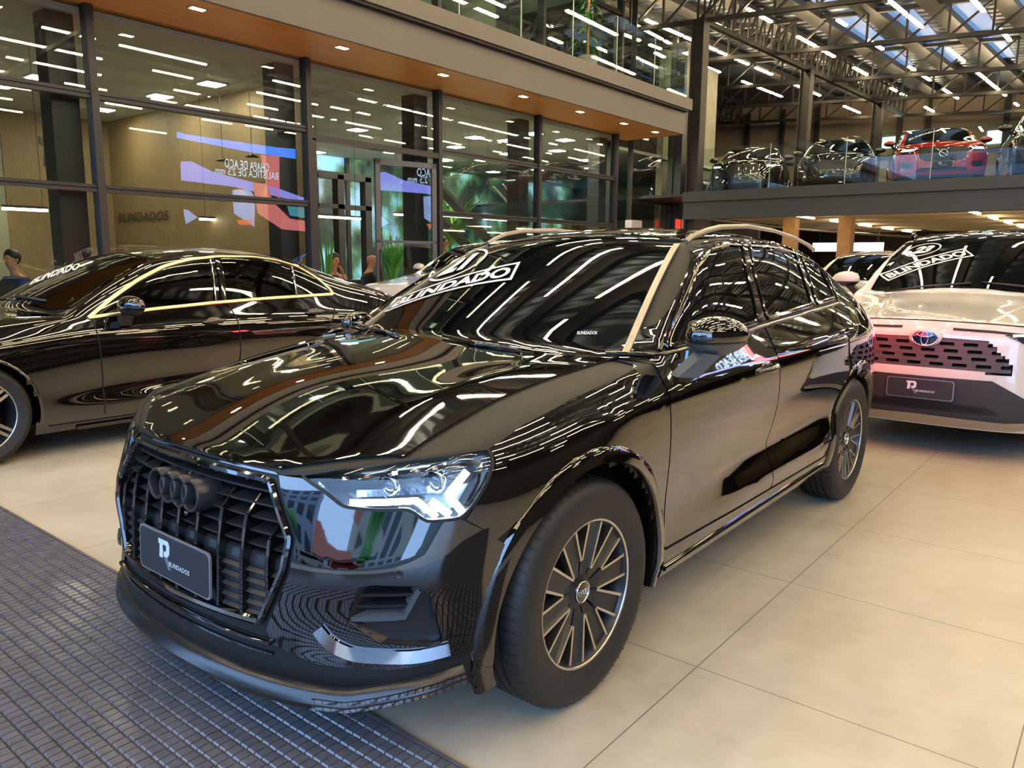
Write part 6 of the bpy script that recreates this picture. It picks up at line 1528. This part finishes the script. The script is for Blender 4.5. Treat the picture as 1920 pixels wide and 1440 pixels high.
def office_chair(x, y, rot, label):
    e = empty('office_chair', (x, y, 0), label, 'chair', rotz=math.radians(rot)); m = MB(); m.prism(rnd([(-.24, -.24), (.24, -.24), (.24, .24), (-.24, .24)], .08), 'xy', .42, .48); m.build('seat', 'cloth_black', e)
    m = MB(); m.prism(rnd([(-.22, .55), (.22, .55), (.20, 1.05), (-.20, 1.05)], .08), 'yz', -.28, -.23); m.build('backrest', 'cloth_black', e); m = MB(); m.tube([(0, 0, .08), (0, 0, .42)], .03); [m.bar((0, 0, .08), (.28*math.cos(a), .28*math.sin(a), .05), .04) for a in [2*math.pi*k/5 for k in range(5)]]; m.build('base', 'plastic', e)
office_chair(-1.75, -10.2, 90, 'black office chair at the far left desk'); office_chair(-1.5, -8.85, -90, 'black office chair facing the glass at the far left')
def blade_plant(x, y, z, n, h, label, mat='leaf', spread=.5, seed=1, pot=True, droop=.4, wd=.05):
    e = empty('potted_plant', (x, y, z), label, 'plant'); rg = random.Random(seed)
    if pot: m = MB(); m.lathe([(0, 0), (0, .16), (.35, .20), (.36, .17), (.32, 0)], 24, 'z'); m.build('pot', 'pot', e, True)
    m = MB()
    for k in range(n):
        a = rg.uniform(0, 6.28); r = rg.uniform(.3, 1)*spread; hh = h*rg.uniform(.6, 1); pts = []; z0 = .3 if pot else 0
        for i in range(7):
            t = i/6; pts.append(Vector((r*math.cos(a)*t**1.4, r*math.sin(a)*t**1.4, z0+hh*(t-droop*t*t*(.6+.4*(k % 3))))))
        sd = Vector((-math.sin(a), math.cos(a), 0)); V = []; 
        for i, p_ in enumerate(pts): w_ = wd*math.sin(math.pi*min(1, .12+.88*(1-i/6)))*.9; V += [p_-sd*w_, p_+Vector((0, 0, -.012)), p_+sd*w_]
        m.add(V, [(i*3+q, i*3+q+1, i*3+q+4, i*3+q+3) for i in range(6) for q in range(2)])
    m.build('leaves', mat, e)
p = onplane(602, 520, 'y', -8.75); blade_plant(p.x-.12, p.y, 0, 9, 1.75, 'spiky potted plant inside the glass left of the open door', 'leaf', .24, 3, True, .05, .025)
p = onplane(845, 300, 'y', -14.6); blade_plant(p.x, p.y, 1.7, 60, 2.4, 'big bright green palm behind the office, top part right of the door', 'leaf_bright', 1.3, 5, False, .55, .07)
p = onplane(850, 440, 'y', -14.7); blade_plant(p.x, p.y, 0, 60, 2.0, 'bright green bush behind the standing man', 'leaf_bright', 1.2, 6, True, .3, .05)
p = onplane(735, 430, 'y', -14.6); blade_plant(p.x, p.y, 0, 40, 2.6, 'green plant behind the open door leaf', 'leaf', .8, 8, True, .35, .05)
# dracaena in front of the upper storey glass
p = onplane(1103, 70, 'y', -7.35); e = empty('dracaena', (p.x, p.y, UZ), 'tall leafy potted dracaena on the balcony behind the glass railing', 'plant')
m = MB(); m.lathe([(0, 0), (0, .17), (.4, .21), (.41, .18), (.36, 0)], 24, 'z'); m.build('pot', 'pot', e, True)
m = MB(); m.tube([(0, 0, .3), (.03, 0, 1.2), (0, .02, 2.0)], .03); m.build('trunk', 'wood_post', e); rg = random.Random(9); m = MB()
for k in range(70):
    a = rg.uniform(0, 6.28); z0 = .55+1.5*rg.random()**.8; L = rg.uniform(.3, .5); V = []; sd = Vector((-math.sin(a), math.cos(a), 0))
    for i in range(6):
        t = i/5; q = Vector((L*t*math.cos(a), L*t*math.sin(a), z0+L*(.55*t-.95*t*t))); w_ = .035*math.sin(math.pi*(.1+.85*(1-t))); V += [q-sd*w_, q-Vector((0, 0, .008)), q+sd*w_]
    m.add(V, [(i*3+r_, i*3+r_+1, i*3+r_+4, i*3+r_+3) for i in range(5) for r_ in range(2)])
m.build('leaves', 'leaf', e)
# ------------------------------------------------------------------ parked cars farther away
def small_car(loc, rot, paint, label, kind='suv', grille='kidney', scale=1.0, plate_on=True, wst='ten', sticker_txt=None, roof_rails=False, glass='tint_glass'):
    W = 1.02
    if kind == 'suv':
        x = [.48, .25, 0, -.25, -.48, -.88, -1.25, -1.65, -2.1, -2.5, -2.9, -3.25, -3.55]; z6 = [.93, .965, 1.0, 1.04, 1.07, 1.10, 1.12, 1.13, 1.15, 1.16, 1.17, 1.17, 1.12]; zc = [0, 1.0, 1.03, 1.07, 1.10, 1.34, 1.54, 1.60, 1.61, 1.58, 1.50, 1.38, 0]
        k4y = k3y = d4 = d3 = None; tz = [.32, .40, .52, .66, .82, 1.0, 1.12]; sill = .25; nzs = [.24, .32, .44, .58, .72, .86, .93]; tx = [-3.75, -3.80, -3.80, -3.78, -3.74, -3.70, -3.62]
        dlo = [[(-.72, 1.115), (-1.15, 1.42), (-1.5, 1.50), (-1.72, 1.51), (-1.68, 1.14)], [(-1.78, 1.145), (-1.80, 1.51), (-2.4, 1.48), (-2.62, 1.44), (-2.68, 1.18)], [(-2.75, 1.185), (-2.70, 1.42), (-3.0, 1.33), (-3.12, 1.20)]]
        scr = [(-.34, 0), (-.36, .3), (-.42, .56), (-.50, .70), (-.88, .64), (-1.24, .56), (-1.20, .3), (-1.19, 0)]; top = 1.0
    else:
        x = [.50, .25, 0, -.30, -.60, -1.0, -1.42, -1.82, -2.25, -2.70, -3.12, -3.5, -3.85]; z6 = [.76, .82, .86, .90, .93, .95, .965, .98, .99, 1.0, .99, .97, .90]; zc = [0, .91, .95, .98, 1.0, 1.22, 1.40, 1.45, 1.44, 1.38, 1.22, 1.11, 0]
        k4y = [None]*5+[.735, .655, .625, .615, .625, .67, .66, None]; k3y = [None]*5+[.60, .535, .54, .53, .52, .54, .52, None]; d4 = [None]*5+[.055, .085, .078, .075, .10, .12, .045, None]; d3 = [None]*5+[.05, .05, .05, .05, .055, .05, .028, None]
        tz = [.26, .34, .46, .60, .74, .86, .96]; sill = .18; nzs = [.18, .26, .37, .49, .60, .71, .765]; tx = [-3.98, -4.02, -4.02, -4.0, -3.96, -3.96, -3.92]
        dlo = [[(-.85, .955), (-1.2, 1.17), (-1.5, 1.29), (-1.76, 1.33), (-1.76, 1.0)], [(-1.86, 1.005), (-1.84, 1.335), (-2.3, 1.33), (-2.60, 1.26), (-2.68, 1.02)], [(-2.74, 1.025), (-2.68, 1.24), (-2.92, 1.06)]]
        scr = [(-.55, 0), (-.57, .3), (-.64, .55), (-.72, .68), (-1.08, .60), (-1.42, .52), (-1.39, .3), (-1.38, 0)]; top = .83
    nx = [[.64, .68, .67, .66, .64, .60, .55], [.78, .82, .82, .81, .79, .75, .69], [.85, .89, .89, .88, .86, .82, .77], [.87, .91, .915, .91, .89, .86, .81], [.875, .915, .92, .915, .90, .87, .82]]
    b = gen_body(x, z6, zc, W, ([.76, .60, .40, .2, 0], nx, [nzs]+[nzs[:5]+[nzs[5]+.005*k, nzs[6]+.008*k] for k in (1, 2, 3, 3)]), tx, k4y, k3y, d4, d3, sill=sill, level=2, tail_z=tz)
    root = empty('suv' if kind == 'suv' else 'saloon_car', loc, label, 'car', rotz=math.radians(rot)); root.scale = (scale,)*3; TZ = TZf(b)
    finish_car(b, root, paint, 2.85, .36 if kind == 'suv' else .34, .245, dlo, scr, None, [[(-.60, z6[4]), (-.62, .4)], [(-1.77, z6[7]), (-1.80, .4)]], wst, (.05, .03), mirror_at=(-.75, .96, z6[5]+.06), glass=glass, wy=.79)
    zt = nzs[5]
    def pf(pts, nm, mt, off=.005, mir='mirror', th=.006):
        q = [(TZ(y, z) if abs(y) > 1e-6 else 0.0, z) for y, z in pts]
        if mir != 'mirror': q = q+[(-t, z) for t, z in reversed(q[1:-1])]; mir = True
        return patch(b, 'front', q, nm, mt, off, th, (.06, .05), both=mir)
    zl = nzs[5]-.03
    pf([(.50, zl), (.66, zl+.02), (.80, zl+.05), (.84, zl+.0), (.78, zl-.09), (.60, zl-.10), (.50, zl-.06)], 'headlamp', 'lamp_dark'); pf([(.56, zl-.03), (.62, zl-.01), (.78, zl+.0), (.78, zl-.035), (.62, zl-.05)], 'lamp_core', 'lamp_white' if grille != 'none' else 'smoke_chrome', .008)
    if grille == 'kidney':
        pf([(.03, zt-.02), (.34, zt-.01), (.42, zt-.08), (.38, zt-.26), (.10, zt-.28), (.03, zt-.22)], 'kidney_grille', 'grille_dark', .012)
        for y in (.09, .15, .21, .27, .33): strip_front(b, TZ, [(y, zt-.03), (y, zt-.25)], 'smoke_chrome', .01, .018)
        strip_front(b, TZ, [(.03, zt-.02), (.34, zt-.01), (.42, zt-.08), (.38, zt-.26), (.10, zt-.28), (.03, zt-.22), (.03, zt-.02)], 'smoke_chrome', .014, .018)
        pf([(.52, .46), (.76, .50), (.78, .36), (.56, .34)], 'side_intake', 'gap', .004)
    elif grille == 'volvo':
        pf([(0, zt-.02), (.42, zt-.02), (.49, zt-.08), (.44, zt-.26), (.36, zt-.32), (0, zt-.34)], 'grille', 'grille_dark', .010, 'full')
        for k in range(1, 9): strip_front(b, TZ, [(.05*k, zt-.04), (.05*k, zt-.30)], 'grille_grey', .006, .012)
        pf([(.54, .50), (.80, .56), (.80, .44), (.62, .40)], 'side_intake', 'gap', .005); pf([(0, .40), (.42, .40), (.52, .33), (0, .32)], 'lower_intake', 'gap', .005, 'full')
        m = MB(); pts = [(.945+0*a, .075*math.cos(a), zt-.17+.075*math.sin(a)) for a in [2*math.pi*i/28 for i in range(29)]]; m.tube(pts, .012, 6, False); m.bar((.945, -.20, zt-.03), (.945, .20, zt-.31), .015); m.bar((.945, .05, zt-.11), (.945, .10, zt-.06), .02); m.build('ring_emblem', 'chrome', root, True)
        strip_front(b, TZ, [(.50, zl+.0), (.60, zl-.045), (.80, zl-.03)], 'lamp_white', .018, .012)
    elif grille == 'wide':
        pf([(0, .60), (.60, .60), (.68, .48), (.55, .36), (0, .35)], 'grille', 'grille_dark', .008, 'full')
        for z in (.42, .48, .54): strip_front(b, TZ, [(.02, z), (.60, z)], 'grille_grey', .012, .012)
    else:
        pf([(0, zt-.08), (.45, zt-.08), (.50, zt-.2), (.42, zt-.3), (0, zt-.3)], 'grille', 'grille_dark', .008, 'full')
    if plate_on: plate(root, (.945, 0, .46 if kind == 'suv' else .40), .40, .13)
    m = MB(); m.box(-.1, .1, -.1, .1, 0, 0)
    if sticker_txt:
        tv, tf, a = text_mesh(sticker_txt, .03, .0, 1.0); xs = -.62 if kind == 'suv' else -.85
        decal(b, 'top', *sub2d(tv, tf), [(xs, -.60), (xs-.28, -.0), (xs-.36, -.03), (xs-.08, -.60)], 'windscreen_lettering', 'sticker_white', root, .0065)
    return root
def strip_front(b, TZ, pts, mat, w_, up):
    for sg in (1, -1):
        q = [(TZ(y, z)*sg, z) for y, z in pts]
        if sg < 0: q = q[::-1]
        hs = [b.at('front', t, z) for t, z in densify(q, .06)]
        sweep('front_trim', [h[0] for h in hs], [h[1] for h in hs], [(-w_/2, 0), (-w_/2, up), (w_/2, up), (w_/2, 0)], mat, b.root, False, False)
MZ = 3.0
def mz(px, X): p = onplane(px, 300, 'x', X); return p.y
small_car((-18.35, mz(1742, -17.4), MZ), 16, 'red_paint', 'bright red SUV behind the glass railing of the upper car deck', 'suv', 'volvo', 1.0, sticker_txt='BLINDADO')
small_car((-18.6, mz(1545, -17.6), MZ), 16, 'merc_paint', 'black SUV with wide low front on the upper deck, left of the red car', 'suv', 'none', .97)
small_car((-18.9, mz(1372, -17.9), MZ), 16, 'black_paint', 'black SUV with two-part grille on the upper deck behind the glass, second from the left', 'suv', 'kidney', 1.0, sticker_txt='BLINDADO')
small_car((-21.2, mz(1250, -20.2), MZ), 14, 'grey_paint', 'dark car at the left end of the upper deck, cut by the steel column', 'saloon', 'none', 1.0)
small_car((-17.6, mz(1992, -16.7), MZ), 12, 'grey_paint', 'dark grey SUV with chrome two-part grille at the right end of the upper deck', 'suv', 'kidney', 1.04, sticker_txt='BLINDADO')
small_car((-6.35, -6.15, 0), 0, 'white_paint', 'white car glimpsed between the black saloon and the black SUV windscreen', 'suv', 'none', 1.04, plate_on=False)
small_car((-10.6, -1.35, 0), 0, 'white_paint', 'white SUV farther back between the black SUV and the white one with the 23 sticker', 'suv', 'wide', .96)
